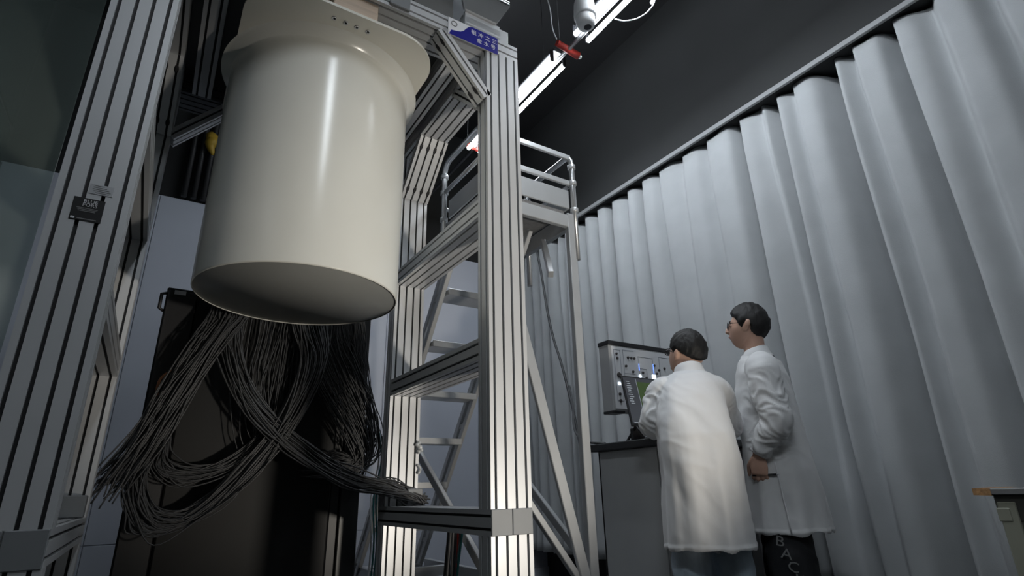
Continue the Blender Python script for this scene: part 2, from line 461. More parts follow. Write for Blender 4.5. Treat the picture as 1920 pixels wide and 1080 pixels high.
# ------------------------------------------------------------------ aluminium frame
FX = [-0.31, 1.12]           # outer X faces
YA, YAb, YP, YPb = 1.65, 1.73, 2.62, 2.70
fr = thing('equipment_frame', 'tall slotted aluminium profile frame holding the cream white can', 'frame', (0.405, 2.18, 0))
XM = [(-0.23), (1.04)]       # post centre lines
ZLOW = (0.665, 0.745); ZMID = (1.25, 1.33); ZUP = (1.83, 1.91); ZTOP = (2.615, 2.695)
for xm in XM:
    for ym in ((YA + YAb) / 2, (YP + YPb) / 2):
        prof_part('post', (xm, ym, 0), (xm, ym, ZLOW[0]), .16, .08, (1, 0, 0), fr)
        prof_part('post', (xm, ym, ZLOW[1]), (xm, ym, ZTOP[0]), .16, .08, (1, 0, 0), fr)
        MB().box((xm - .09, ym - .06, 0), (xm + .09, ym + .06, .015), bev=.003).build('foot_plate', alu_cap, fr)
    prof_part('side_beam', (xm, YA + .004, .705), (xm, YPb - .004, .705), .16, .08, (1, 0, 0), fr)
    for sx in (-1, 1):                                     # square end caps on the low beam
        for (y0, y1) in ((YA - .004, YA + .004), (YPb - .004, YPb + .004)):
            c = MB().box((xm + sx * .04 - .0392, y0, ZLOW[0]), (xm + sx * .04 + .0392, y1, ZLOW[1]), bev=.002).build('end_cap', alu_cap, fr)
    for z0, z1 in (ZMID, ZUP):
        prof_part('side_beam', (xm, YAb, (z0 + z1) / 2), (xm, YP, (z0 + z1) / 2), .16, .08, (1, 0, 0), fr)
    prof_part('top_side_beam', (xm, YA + .16, 2.655), (xm, YP, 2.655), .16, .08, (1, 0, 0), fr)
    # 45 degree knee braces between posts and top side beams
    h = .02
    prof_part('brace', (xm, YP + h * .2 - .0, 2.365), (xm, 2.37, 2.615 + h * .2), .16, .04, (1, 0, 0), fr)
    prof_part('brace', (xm, YAb - h * .2, 2.365), (xm, 1.98, 2.615 + h * .2), .16, .04, (1, 0, 0), fr)
    for sy, y0, y1 in ((1, YP, 2.37), (-1, YAb, 1.98)):    # drop-shaped fastener slots in the braces
        for k, sx in enumerate((-.06, -.02, .02, .06)):
            for tt in (.16, .84):
                p = V((xm + sx, y0 + (y1 - y0) * tt, 2.365 + .25 * tt))
                nrm = V((0, -sy, -1)).normalized(); dr = V((0, y1 - y0, .25)).normalized()
                p = p + nrm * .0205
                MB().sphere(p, .0085, .019, .0012, n=12, m=6, ux=(1, 0, 0), uy=dr, uz=nrm).build('fastener_slot', slotm, fr)
prof_part('top_front_beam', (FX[0], 1.73, 2.655), (FX[1], 1.73, 2.655), .16, .08, (0, 1, 0), fr)
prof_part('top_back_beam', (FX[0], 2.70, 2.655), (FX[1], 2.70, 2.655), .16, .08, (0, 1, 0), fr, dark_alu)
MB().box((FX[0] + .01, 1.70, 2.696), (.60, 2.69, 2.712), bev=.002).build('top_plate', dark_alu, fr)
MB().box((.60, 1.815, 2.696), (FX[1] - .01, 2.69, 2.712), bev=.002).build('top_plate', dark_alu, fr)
for xi in (-.065, .875):
    prof_part('inner_top_beam', (xi, 1.81, 2.655), (xi, 2.62, 2.655), .08, .08, (1, 0, 0), fr)
# knee braces in the front and back planes
for sx, xin, ex in ((1, .96, .745), (-1, -.15, .065)):
    for yb0 in (1.69, 2.66):
        prof_part('brace', (xin + sx * .004, yb0, 2.365), (ex, yb0, 2.619), .08, .045, (0, 1, 0), fr)
    for tt in (.14, .86):
        for sy in (-.02, .02):
            p = V((xin + (ex - xin) * tt, 1.69 + sy, 2.365 + .254 * tt)); dr = V((ex - xin, 0, .254)).normalized()
            nrm = V((-sx, 0, -1)).normalized(); nrm = (nrm - dr * nrm.dot(dr)).normalized()
            MB().sphere(p + nrm * .0228, .0085, .019, .0012, n=12, m=6, ux=(0, 1, 0), uy=dr, uz=nrm).build('fastener_slot', slotm, fr)
for x0 in (-.228, 1.042):
    MB().box((x0, 2.545, .746), (x0 + .074, 2.619, .82), bev=.004).build('corner_bracket', alu_cap, fr)
# upper posts of the hoist mast above the back beam
for xm in (-.06, .86):
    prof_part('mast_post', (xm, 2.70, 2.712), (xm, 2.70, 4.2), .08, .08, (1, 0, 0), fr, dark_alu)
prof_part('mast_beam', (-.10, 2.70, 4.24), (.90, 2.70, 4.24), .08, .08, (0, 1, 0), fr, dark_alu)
# sheet metal bracket and riser on the front beam
bk = MB()
bk.box((.855, 1.652, 2.695), (1.075, 1.78, 2.765), bev=.002)
profile(bk, (.855, 1.692, 2.735), (1.03, 1.692, 2.735), .08, .08, (0, 1, 0))
bk.build('riser_block', [alu, slotm], fr)
MB().prism([(.845, 1.64, 2.775), (1.01, 1.64, 2.775), (1.055, 1.60, 2.86), (1.055, 1.60, 2.875), (.80, 1.60, 2.875), (.80, 1.60, 2.86)], (0, .012, 0)).build('bracket_plate', steel, fr)
MB().box((.62, 1.60, 2.86), (1.055, 1.80, 2.885), bev=.003).build('bracket_plate', steel, fr)
MB().box((.62, 1.655, 2.695), (.80, 1.80, 2.86), bev=.003).build('bracket_plate', mat('dull_steel', (.16, .16, .155), .5, .4, .1, 5), fr)
for zz in (2.868, 2.88):
    MB().tube([(.60, 1.597, zz), (1.05, 1.597, zz)], .004, 8).build('bracket_rib', steel, fr)
MB().lathe([(.011, 0), (.011, .006), (.006, .006)], (.955, 1.64, 2.825), (0, -1, 0), 16).build('bolt', slotm, fr)
MB().prism([(1.05, 1.72, 2.695), (1.118, 1.72, 2.695), (1.118, 1.72, 2.73), (1.05, 1.72, 2.85)], (0, .02, 0)).build('gusset', alu_cap, fr)
MB().box((.515, 1.638, 2.622), (.60, 1.6495, 2.82), bev=.003).build('strap_plate', alu_cap, fr)
# clear film knotted on the back right post
MB().tube(catmull([(1.118, 2.612, 1.035), (1.105, 2.604, 1.02), (1.125, 2.60, 1.0), (1.108, 2.606, .985)], 5), [.004 + .009 * abs(math.sin(k)) for k in range(16)], 7).build('film_tie', film_m, fr)
MB().tube(catmull([(1.11, 2.612, .93), (1.125, 2.606, .91), (1.115, 2.604, .885)], 5), [.003 + .005 * abs(math.sin(k * 1.3)) for k in range(11)], 7).build('film_tie', film_m, fr)

# ------------------------------------------------------------------ the white can with its flange plate
CX, CY, CR = 0.405, 2.18, 0.376
ZB, ZT = 1.53, 2.52
can = thing('vacuum_can', 'big cream white cylindrical can with a rounded flange plate, hanging in the frame', 'vessel', (CX, CY, ZB))
prof = [(CR - .004, ZB), (CR - .0035, ZB + .0005), (CR - .0005, ZB + .0025), (CR, ZB + .004), (CR, ZB + .012), (CR, ZT - .055), (CR, ZT - .034), (CR + .002, ZT - .031),
        (CR + .010, ZT - .022), (CR + .026, ZT - .008), (CR + .034, ZT - .002), (CR + .040, ZT)]
MB().lathe(prof, (CX, CY, 0), n=128, caps=False).build('shell', can_paint, can)
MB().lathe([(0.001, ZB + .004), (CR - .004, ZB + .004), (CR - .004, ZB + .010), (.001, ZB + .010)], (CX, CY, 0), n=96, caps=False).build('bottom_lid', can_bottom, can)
def rrect(x0, x1, y0, y1, r, n=12):
    out = []
    for (cx, cy, a0) in ((x1 - r, y1 - r, 0), (x0 + r, y1 - r, PI / 2), (x0 + r, y0 + r, PI), (x1 - r, y0 + r, 1.5 * PI)):
        for k in range(n + 1):
            a = a0 + PI / 2 * k / n
            out.append((cx + r * math.cos(a), cy + r * math.sin(a)))
    return out
MB().prism([(x, y, ZT) for x, y in rrect(CX - .378, CX + .366, 1.668, 2.69, .19)], (0, 0, .012)).build('flange_plate', can_plate, can)
for xh in (.330, .374, .417, .462):
    MB().lathe([(.0095, 0), (.0095, .003), (.0055, .003), (.0045, -.004)], (xh, 1.727, ZT), (0, 0, -1), 14).build('flange_screw', steel, can)
blk = MB().box((.311, 1.672, 2.532), (.482, 1.80, 2.6145), bev=.003).build('spacer_block', wood)
tag(blk, 'pale plywood spacer block between the flange plate and the front beam', 'block')
blk = MB().box((.31, 2.635, 2.532), (.50, 2.685, 2.6145), bev=.003).build('spacer_block', wood)
tag(blk, 'pale plywood spacer block at the back of the flange plate, hidden behind the can', 'block')

# ------------------------------------------------------------------ sign and stickers
sg = thing('name_plate', 'blue and white name plate with two rows of white characters on the front beam', 'sign', (.89, 1.64, 2.6))
def pz(x, z, y=1.6455): return (x, y, z)
MB().box((.772, 1.6455, 2.603), (1.014, 1.6495, 2.694), bev=.001).build('plate', white_print, sg)
blue = [(.802, 2.606), (1.0135, 2.606), (1.0135, 2.693), (.885, 2.693)]
cur = [(.885, 2.693), (.868, 2.684), (.855, 2.668), (.845, 2.652), (.830, 2.640), (.812, 2.634), (.785, 2.628), (.802, 2.606)]
MB().prism([(x, 1.6455, z) for x, z in [(1.0135, 2.6035), (1.0135, 2.6935)] + cur[:-1] + [(.776, 2.6035)]], (0, -.001, 0)).build('blue_field', blue_sign, sg)
MB().tube([(.800 + .013 * math.cos(a * PI / 8), 1.6445, 2.668 + .013 * math.sin(a * PI / 8)) for a in range(16)], .0016, 6, closed=True).build('emblem_ring', grey_print, sg)
Mx = lambda x, z, y=1.6440: frame_matrix((x, y, z), (1, 0, 0), (0, 0, 1))
text_part('lettering', '祖 冲 之 三', .027, Mx(.945, 2.665), white_print, sg)
text_part('lettering', '金 水 号', .027, Mx(.955, 2.632), white_print, sg)

st = thing('black_sticker', 'black square sticker with white block lettering on the left front post', 'sticker', (-.235, 1.648, 1.47))
MB().box((-.268, 1.648, 1.473), (-.202, 1.6498, 1.537), bev=.0004).build('sheet', black_print, st)
My = lambda x, z: frame_matrix((x, 1.6478, z), (1, 0, 0), (0, 0, 1))
text_part('lettering', 'BLUE', .0135, My(-.232, 1.5275), white_print, st)
text_part('lettering', 'FORS', .0135, My(-.232, 1.5175), white_print, st)
for k, zz in enumerate((1.507, 1.503, 1.499)):
    MB().box((-.258 + .002 * k, 1.6474, zz), (-.214 - .002 * k, 1.648, zz + .002)).build('text_line', grey_print, st)
MB().box((-.265, 1.6474, 1.4755), (-.257, 1.648, 1.4815)).build('mark', white_print, st)
MB().box((-.252, 1.6474, 1.477), (-.212, 1.648, 1.4795)).build('text_line', grey_print, st)
st = thing('paper_label', 'small silver label with fine print just above the black sticker', 'label', (-.215, 1.648, 1.55))
MB().box((-.242, 1.6484, 1.553), (-.191, 1.6498, 1.582), bev=.0004).build('sheet', clear_lab, st)
for k, (xa, xb) in enumerate(((-.232, -.212), (-.235, -.206), (-.236, -.2), (-.233, -.196), (-.228, -.2))):
    MB().box((xa, 1.6478, 1.577 - .005 * k), (xb, 1.6485, 1.5785 - .005 * k)).build('text_line', grey_print, st)

# ------------------------------------------------------------------ rack behind the can
rk = thing('electronics_rack', 'tall black equipment rack standing behind the can, half hidden by hanging cables', 'cabinet', (.45, 3.3, 0))
MB().box((-.05, 3.0, 0.0), (.955, 3.7, 1.765), bev=.006).build('body', black_metal, rk)
MB().box((.085, 2.955, .03), (.80, 3.0, 1.74), bev=.006).build('door', charcoal, rk)
MB().box((.805, 2.975, .03), (.85, 3.0, 1.74), bev=.004).build('door_post', black_metal, rk)
MB().box((.855, 2.965, .03), (.95, 3.0, 1.74), bev=.004).build('side_strip', mat('dark_strip', (.03, .03, .03), .4, 0, .1), rk)
MB().box((-.045, 2.965, .03), (.08, 3.0, 1.74), bev=.004).build('side_strip', black_metal, rk)
MB().box((-.018, 2.962, 1.722), (.030, 2.9655, 1.742)).build('name_tag', white_print, rk)
MB().tube([(-.048, 2.99, 1.64), (-.068, 2.98, 1.65), (-.068, 2.98, 1.72), (-.048, 2.99, 1.73)], .008, 8).build('handle', black_metal, rk)

# ------------------------------------------------------------------ cable bundles
def bundle(name, label, ctrl, n, spread, seed, r=.0034, tail=None, mtl=None, top=True):
    """ctrl: guide points; every cable follows the guide with its own offset"""
    rnd = random.Random(seed)
    base = V(ctrl[-1]) if not top else V(ctrl[0])
    t = thing(name, label, 'cables', tuple(base), 'black cables hanging below the can')
    m = len(ctrl)
    for c in range(n):
        ph = rnd.uniform(0, 2 * PI); rad = math.sqrt(rnd.random())
        ph2 = ph + rnd.uniform(-1.2, 1.2); rr2 = rnd.random()
        pts = []
        cut = m if rnd.random() > .12 else m - 1
        for i in range(cut):
            sp = spread[i] if isinstance(spread, (list, tuple)) else spread
            f = i / (m - 1)
            a = ph * (1 - f) + ph2 * f; q = rad * (1 - f) + rr2 * f
            off = V((math.cos(a) * q * sp, math.sin(a) * q * min(sp, .05) * .8, math.sin(a + .6) * q * sp * .75))
            off += V((rnd.gauss(0, .010), rnd.gauss(0, .006), rnd.gauss(0, .012))) * (1 if 0 < i else .3)
            p = V(ctrl[i]) + off
            p.y = min(p.y, 2.945 - .004 * rnd.random())
            pts.append(p)
        pts = catmull(pts, 5)
        MB().tube(pts, r * rnd.uniform(.8, 1.15), 5).build('cable', mtl or cable_m, t)
    return t
TOPZ = 2.52
def top_of(x): return (x, 2.76, TOPZ)
bundle('cable_bundle', 'thick fan of black cables swept down to the left, ending beside the left post',
       [(.30, 2.76, TOPZ), (.28, 2.78, 2.0), (.245, 2.82, 1.68), (.165, 2.80, 1.50), (.075, 2.80, 1.27), (.01, 2.80, 1.08), (-.055, 2.82, .94), (-.10, 2.83, .87)], 88, [.10, .11, .11, .10, .095, .09, .095, .12], 1)
bundle('cable_bundle', 'black cables crossing from the middle to a low loop at the lower left',
       [(.52, 2.76, TOPZ), (.52, 2.78, 2.0), (.57, 2.80, 1.66), (.62, 2.79, 1.44), (.55, 2.77, 1.19), (.42, 2.77, .96), (.24, 2.79, .755), (.08, 2.80, .70), (-.005, 2.82, .79), (-.03, 2.85, .93), (.03, 2.90, 1.10)], 52, [.09, .09, .085, .075, .065, .065, .07, .07, .05, .05, .03], 2)
bundle('cable_bundle', 'black cables gathered in a short inner loop left of the rack door',
       [(.62, 2.78, TOPZ), (.60, 2.80, 1.9), (.64, 2.83, 1.55), (.55, 2.82, 1.18), (.36, 2.82, .96), (.17, 2.83, .885), (.06, 2.84, .93), (.05, 2.88, 1.02)], 34, [.08, .08, .07, .06, .045, .04, .035, .03], 3)
bundle('cable_bundle', 'black cables swinging across to the right in a long swag past the back right post',
       [(.26, 2.78, TOPZ), (.22, 2.80, 1.9), (.215, 2.83, 1.60), (.255, 2.80, 1.40), (.365, 2.78, 1.19), (.575, 2.74, 1.0), (.80, 2.64, .86), (.96, 2.57, .82), (1.06, 2.545, .785), (1.125, 2.54, .764)], 54, [.08, .08, .07, .055, .05, .055, .05, .04, .03, .025], 4)
bundle('cable_bundle', 'loose tangle of thin black cables at the right of the rack',
       [(.66, 2.80, TOPZ), (.66, 2.82, 1.9), (.66, 2.85, 1.60), (.73, 2.84, 1.42), (.83, 2.83, 1.24), (.91, 2.83, 1.09), (.93, 2.84, .98), (.84, 2.84, .93), (.70, 2.86, .96)], 60, [.10, .12, .14, .15, .14, .11, .08, .09, .12], 5, r=.0027)
bundle('cable_bundle', 'thin black cables hanging straight along the right edge of the rack',
       [(.80, 2.80, TOPZ), (.80, 2.84, 1.85), (.85, 2.87, 1.56), (.90, 2.88, 1.30), (.945, 2.88, 1.12), (.935, 2.88, .98), (.90, 2.88, .88)], 30, [.06, .07, .07, .06, .045, .05, .06], 6, r=.0024)
bundle('cable_bundle', 'central black cables dropping straight down behind the crossing strands',
       [(.45, 2.80, TOPZ), (.45, 2.82, 1.95), (.45, 2.86, 1.62), (.43, 2.87, 1.40), (.44, 2.87, 1.18), (.47, 2.88, 1.05)], 34, [.14, .15, .15, .16, .14, .12], 8, r=.0025)
# top plate the cables hang from
tp = MB().box((.10, 2.72, 2.515), (.92, 2.80, 2.53), bev=.003).build('cable_tray', black_metal, fr)
oc = MB().tube(catmull([(.06, 2.955, 1.36), (.03, 2.93, 1.345), (-.002, 2.92, 1.315), (-.012, 2.92, 1.268), (.0, 2.935, 1.22), (.03, 2.955, 1.19)], 6), .006, 8).build('cable', orange_m)
tag(oc, 'single orange brown cable arching out of the rack at its left', 'cable')
tc = MB()
tcth = thing('teal_cable_bundle', 'teal cables dropping between the rack and the back right post', 'cables', (1.02, 2.9, .9))
for k in range(7):
    x = .985 + .014 * k
    MB().tube(catmull([(x, 2.86, 1.12 - .02 * k), (x + .012, 2.84, .95), (x - .01, 2.86, .78), (x + .008, 2.87, .55), (x, 2.9, .2)], 5), .004, 6).build('cable', teal_m if k % 3 else cable_w, tcth)
lc = thing('floor_cable_bundle', 'black cables hanging in a bunch under the low right beam', 'cables', (1.22, 2.45, .1))
for k in range(11):
    x = 1.20 + .012 * (k % 6); y = 2.42 + .02 * (k // 6)
    MB().tube(catmull([(x - .03, y - .03, .735), (x, y, .66), (x + .012 * math.sin(k), y + .03, .45), (x + .03 * math.sin(k * 2), y + .05, .22), (x + .10 * math.sin(k * 1.7), y + .12, .03)], 5), .006 if k < 7 else .004,
              7).build('cable', [cable_m, cable_m, cable_m, red_m, cable_m, teal_m][k % 6], lc)

# ------------------------------------------------------------------ platform ladder
LX0, LX1, LY0, LY1 = 1.29, 1.835, 2.22, 2.68
lad = thing('platform_ladder', 'aluminium platform ladder with guard rails standing behind the frame', 'ladder', (1.56, 2.9, 0))
ZP = 2.30
def bar(name, p, q, w_, h_, up=(0, 0, 1), m=ladder_alu, bev=.003):
    return MB().bar(p, q, w_, h_, up, bev=bev).build(name, m, lad)
def rtube(name, pts, r=.017, m=steel):
    return MB().tube(pts, r, 12).build(name, m, lad)
MB().box((LX0 + .02, LY0 + .02, ZP + .0), (LX1 - .02, LY1 - .02, ZP + .02), bev=.002).build('platform_deck', mat('chequer_alu', (.30, .30, .30), .5, .5, .1, 30, .3, 80), lad)
bar('platform_edge', (LX0, LY0, ZP - .06), (LX1, LY0, ZP - .06), .03, .075)
bar('platform_edge', (LX0, LY1, ZP - .05), (LX1, LY1, ZP - .05), .03, .10)
for x in (LX0, LX1):
    bar('platform_edge', (x, LY0, ZP - .05), (x, LY1, ZP - .05), .03, .10)
bar('toe_board', (LX0, LY0 + .005, ZP + .09), (LX1, LY0 + .005, ZP + .09), .012, .12, m=mat('toe_board_alu', (.40, .41, .42), .5, .4, .06, 5))
for x in (LX0, LX1):
    bar('toe_board', (x, LY0, ZP + .09), (x, LY1, ZP + .09), .012, .12, m=MATS['toe_board_alu'])
    for y in (LY0,):
        bar('leg', (x, y, .05), (x, y, ZP - .01), .05, .035, (0, 1, 0))
# guard rails: one hoop on each side, cross rails at the near end
zt = ZP + .40
for x, dx in ((LX1 + .03, 1), (LX0 - .03, -1)):
    pts = [(x, LY0 - .01, ZP - .29), (x, LY0 - .01, zt - .07)]
    for k in range(1, 7):
        a = PI / 2 * k / 6
        pts.append((x, LY0 + .06 - .07 * math.cos(a), zt - .07 + .07 * math.sin(a)))
    pts.append((x, LY1 - .06, zt))
    for k in range(1, 7):
        a = PI / 2 * k / 6
        pts.append((x, LY1 - .06 + .07 * math.sin(a), zt - .07 * (1 - math.cos(a))))
    pts.append((x, LY1 + .01, ZP - .29))
    rtube('guard_rail', pts)
    rtube('guard_rail', [(x, LY0, ZP + .20), (x, LY1, ZP + .20)], .013)
    for zc in (zt - .09, ZP + .20, ZP + .02):
        for y in (LY0 - .01, LY1 + .01):
            MB().lathe([(.021, -.014), (.024, -.012), (.024, .012), (.021, .014)], (x, y, zc), (0, 0, 1), 14).build('clamp', ladder_alu, lad)
    MB().tube([(x, LY1 + .01, ZP + .10), (x - .05 * dx, LY1 + .03, ZP + .10)], .010, 10).build('clamp_bolt', steel, lad)
for zc in (zt - .02, ZP + .20):
    bar('guard_rail', (LX0 - .03, LY0, zc), (LX1 + .03, LY0, zc), .018, .032)
# stairs running down and away
SX0, SX1 = 1.275, 1.70
def sy_(z): return 2.627 + (1.997 - z) / 1.3
for x in (SX0, SX1):
    for off in (0, .085):
        bar('stringer', (x, sy_(2.25) + off, 2.25), (x, sy_(.05) + off, .05), .028, .038, (0, 1, 0))
    for zz in (.5, 1.2, 1.85):
        bar('stringer_spacer', (x, sy_(zz), zz), (x, sy_(zz) + .085, zz), .02, .03)
for i in range(8):
    z = 1.87 - .256 * i
    y = sy_(z)
    MB().box((SX0 + .016, y - .055, z - .014), (SX1 - .016, y + .115, z + .014), bev=.004).build('tread', ladder_alu, lad)
    MB().box((SX0 + .016, y - .060, z - .020), (SX1 - .016, y - .052, z + .018), bev=.002).build('tread_nosing', steel, lad)
# braces and base
bar('brace', (LX0 + .02, LY0 + .0, 2.20), (LX1 - .02, LY0 + .0, .32), .055, .022, (0, 1, 0))
bar('brace', (LX0 + .02, LY0 + .02, .99), (LX1 - .03, LY0 + .02, .36), .03, .035, (0, 1, 0))
bar('brace', (LX0, 3.10, 1.07), (LX0, 2.26, .47), .025, .045)
bar('brace', (LX1, 3.05, 1.07), (LX1, 2.26, .47), .025, .045)
bar('brace', (LX1 - .02, LY0 + .24, ZP - .09), (LX1 - .14, LY0 + .02, 1.90), .03, .04)
for x in (LX0, LX1 - .02):
    bar('base_rail', (x, LY0, .33), (x, 4.05, .33), .035, .06)
    bar('leg', (x, 3.62, .05), (x, 3.62, .34), .04, .04, (0, 1, 0))
for y in (LY0, 3.62):
    bar('base_rail', (LX0, y, .33), (LX1 - .02, y, .33), .035, .06)
for x in (LX0, LX1 - .02):
    for y in (LY0, 3.62):
        MB().lathe([(.03, -.016), (.048, -.012), (.048, .012), (.03, .016)], (x, y, .05), (1, 0, 0), 18).build('caster', plastic_blk, lad)

wc = MB().tube(catmull([(2.98, 4.16, 3.25), (2.97, 4.144, 3.1), (2.975, 4.08, 2.756), (2.96, 3.99, 2.35), (2.965, 3.92, 2.07), (2.95, 3.80, 1.80), (2.92, 3.62, 1.28), (2.9, 3.5, .7), (2.88, 3.45, .02)], 8), .011, 8)
tag(wc.build('power_cable', cable_m), 'black power cable hanging down in front of the curtain beside the ladder', 'cable')

# ------------------------------------------------------------------ console with instruments
con = thing('control_console', 'grey standing console with a dark worktop in front of the curtain', 'console', (2.47, 2.25, 0))
MB().box((2.13, 1.972, .995), (2.92, 2.55, 1.035), bev=.005).build('worktop', con_top, con)
MB().box((2.165, 2.058, .06), (2.185, 2.505, .994), bev=.003).build('side_panel', con_grey, con)
MB().box((2.83, 2.058, .06), (2.81, 2.505, .994), bev=.003).build('side_panel', con_grey, con)
MB().box((2.165, 2.49, .06), (2.83, 2.505, .994), bev=.002).build('back_panel', con_grey, con)
for x in (2.165, 2.79):
    MB().box((x, 2.0, 0), (x + .04, 2.056, .994), bev=.004).build('corner_post', con_edge, con)
MB().box((2.206, 2.05, .06), (2.79, 2.065, .90), bev=.003).build('door', black_metal, con)
MB().box((2.206, 2.03, .91), (2.79, 2.065, .99), bev=.003).build('drawer_front', con_edge, con)
MB().box((2.185, 2.11, .05), (2.81, 2.49, .07)).build('floor_panel', con_grey, con)
for y in (2.06, 2.48):
    for x in (2.19, 2.80):
        MB().lathe([(.02, 0), (.02, .06)], (x, y, 0), n=10).build('foot', plastic_blk, con)

PX0, PX1, PY, PZ0, PZ1 = 2.262, 2.90, 2.45, 1.225, 1.645
pan = thing('instrument_panel', 'white wall-style instrument panel with printed schematic standing on the console', 'panel', (2.5, 2.47, 1.035))
MB().box((PX0, PY, PZ0), (PX1, PY + .092, PZ1), bev=.004).build('case', panel_side, pan)
MB().box((PX0 + .018, PY - .004, PZ0 + .012), (PX1 - .018, PY + .002, PZ1 - .03), bev=.001).build('face', panel_face, pan)
MB().box((PX0 - .003, PY - .006, PZ1 - .022), (PX1 + .003, PY + .095, PZ1 + .006), bev=.003).build('top_trim', plastic_blk, pan)
MB().box((PX0 - .003, PY - .002, PZ0 - .012), (PX0 + .09, PY + .09, PZ0 + .004), bev=.003).build('corner_guard', plastic_blk, pan)
for x in (PX0 + .24, PX1 - .12):
    MB().box((x - .012, PY + .04, 1.035), (x + .012, PY + .07, PZ0), bev=.002).build('support_post', plastic_blk, pan)
fy = PY - .0045
def trace(pts):
    mb = MB()
    for a, b in zip(pts, pts[1:]):
        x0, x1 = sorted((a[0], b[0])); z0, z1 = sorted((a[1], b[1]))
        mb.box((PX0 + x0 - .0013, fy - .0008, PZ0 + z0 - .0013), (PX0 + x1 + .0013, fy, PZ0 + z1 + .0013))
    return mb.build('trace', line_m, pan)
trace([(.035, .06), (.035, .37), (.085, .37), (.085, .06), (.035, .06)])
trace([(.11, .10), (.11, .375), (.20, .375)]); trace([(.11, .23), (.20, .23)]); trace([(.11, .17), (.16, .17), (.16, .10)])
trace([(.235, .10), (.235, .345), (.36, .345), (.36, .23), (.42, .23)]); trace([(.235, .27), (.30, .27), (.30, .19)])
trace([(.19, .15), (.41, .15)]); trace([(.42, .10), (.42, .36), (.55, .36), (.55, .15)]); trace([(.30, .15), (.30, .08), (.48, .08)])
for (x, z, r) in [(.055, .345, .007), (.058, .318, .008), (.148, .33, .008), (.175, .33, .008), (.20, .33, .008), (.125, .275, .008), (.18, .245, .008), (.262, .245, .009), (.29, .215, .008), (.37, .30, .008), (.385, .25, .008), (.41, .275, .008), (.055, .10, .009), (.056, .06, .010), (.46, .29, .008), (.50, .23, .008), (.53, .30, .008)]:
    MB().lathe([(r, 0), (r, .006), (r * .7, .009)], (PX0 + x, fy, PZ0 + z), (0, -1, 0), 12).build('knob', knob_m, pan)
MB().lathe([(.016, 0), (.016, .005), (.012, .01)], (PX0 + .062, fy, PZ0 + .215), (0, -1, 0), 16).build('gauge', knob_m, pan)
MB().box((PX0 + .05, fy - .004, PZ0 + .155), (PX0 + .068, fy, PZ0 + .17)).build('indicator', led_white, pan)
MB().box((PX0 + .343, fy - .004, PZ0 + .215), (PX0 + .372, fy, PZ0 + .24)).build('display', led_white, pan)
MB().lathe([(.010, 0), (.010, .004)], (PX0 + .238, fy, PZ0 + .222), (0, -1, 0), 12).build('indicator', led_white, pan)
for (x, z0, z1) in ((.236, .258, .30), (.361, .25, .31)):
    MB().box((PX0 + x - .002, fy - .0025, PZ0 + z0), (PX0 + x + .002, fy, PZ0 + z1)).build('indicator', led_blue, pan)

mon = thing('monitor', 'slim black monitor with a dark and green screen on the console', 'monitor', (2.35, 2.25, 1.035))
mo = V((2.14, 2.185, 1.105)); mr = V((1, 0, 0)); mu = V((0, .052, .28)).normalized(); mn = mr.cross(mu)
MW, MH = .44, .285
def mbx(name, x0, x1, z0, z1, d0, d1, m, bev=0.0):
    c = mo + mr * (x0 + x1) / 2 + mu * (z0 + z1) / 2 + mn * (d0 + d1) / 2
    return MB().obox(c, mr, mu, mn, (x1 - x0) / 2, (z1 - z0) / 2, (d1 - d0) / 2, bev=bev).build(name, m, mon)
mbx('bezel', 0, MW, 0, MH, -.012, .0, plastic_blk, .003)
mbx('screen', .008, MW - .008, .016, MH - .008, 0, .001, screen_dark)
mbx('plot_area', .108, MW - .02, .03, MH - .03, .001, .0016, screen_green)
mbx('plot_axis', .102, .1045, .02, MH - .012, .001, .0018, screen_text)
for k in range(11):
    mbx('text_line', .024 + .006 * (k % 3 == 1), .05 + .012 * ((k * 5) % 4) / 3, MH - .035 - .0125 * k, MH - .031 - .0125 * k, .001, .0018, screen_text)
mbx('text_line', .02, .35, .020, .023, .001, .0018, screen_text)
MB().bar(mo + mr * .03 - mn * .008, mo + mr * .03 - mn * .10 - V((0, 0, .068)), .012, .012, bev=.002).build('stand_leg', plastic_blk, mon)
MB().bar(mo + mr * .03 - mn * .004, mo + mr * .03 + V((.01, -.05, -.070)), .012, .012, bev=.002).build('stand_leg', plastic_blk, mon)
MB().bar(mo + mr * .40 - mn * .008, mo + mr * .40 - mn * .10 - V((0, 0, .068)), .012, .012, bev=.002).build('stand_leg', plastic_blk, mon)
MB().bar(mo + mr * .40 - mn * .004, mo + mr * .40 + V((.01, -.05, -.070)), .012, .012, bev=.002).build('stand_leg', plastic_blk, mon)
sm = MB().box((2.155, 2.205, 1.035), (2.30, 2.225, 1.098), bev=.006).build('desk_device', plastic_blk)
tag(sm, 'small black box on the console under the monitor', 'device')
kb = thing('keyboard', 'thin silver keyboard on the console under the bent person\'s hand', 'keyboard', (2.38, 2.07, 1.035))
MB().box((2.165, 2.005, 1.0352), (2.57, 2.13, 1.048), bev=.003).build('base', laptop_m, kb)
for r_ in range(4):
    for c_ in range(14):
        MB().box((2.175 + c_ * .028, 2.018 + r_ * .027, 1.048), (2.198 + c_ * .028, 2.040 + r_ * .027, 1.0515)).build('key', plastic_blk, kb)
tag(MB().tube(catmull([(2.16, 2.43, 1.036), (2.12, 2.56, 1.06), (2.20, 2.75, 1.15), (2.40, 3.0, 1.34), (2.5, 3.15, 1.5)], 8), .007, 8).build('cable', cable_m),
    'black cable running up from the far left corner of the console', 'cable')

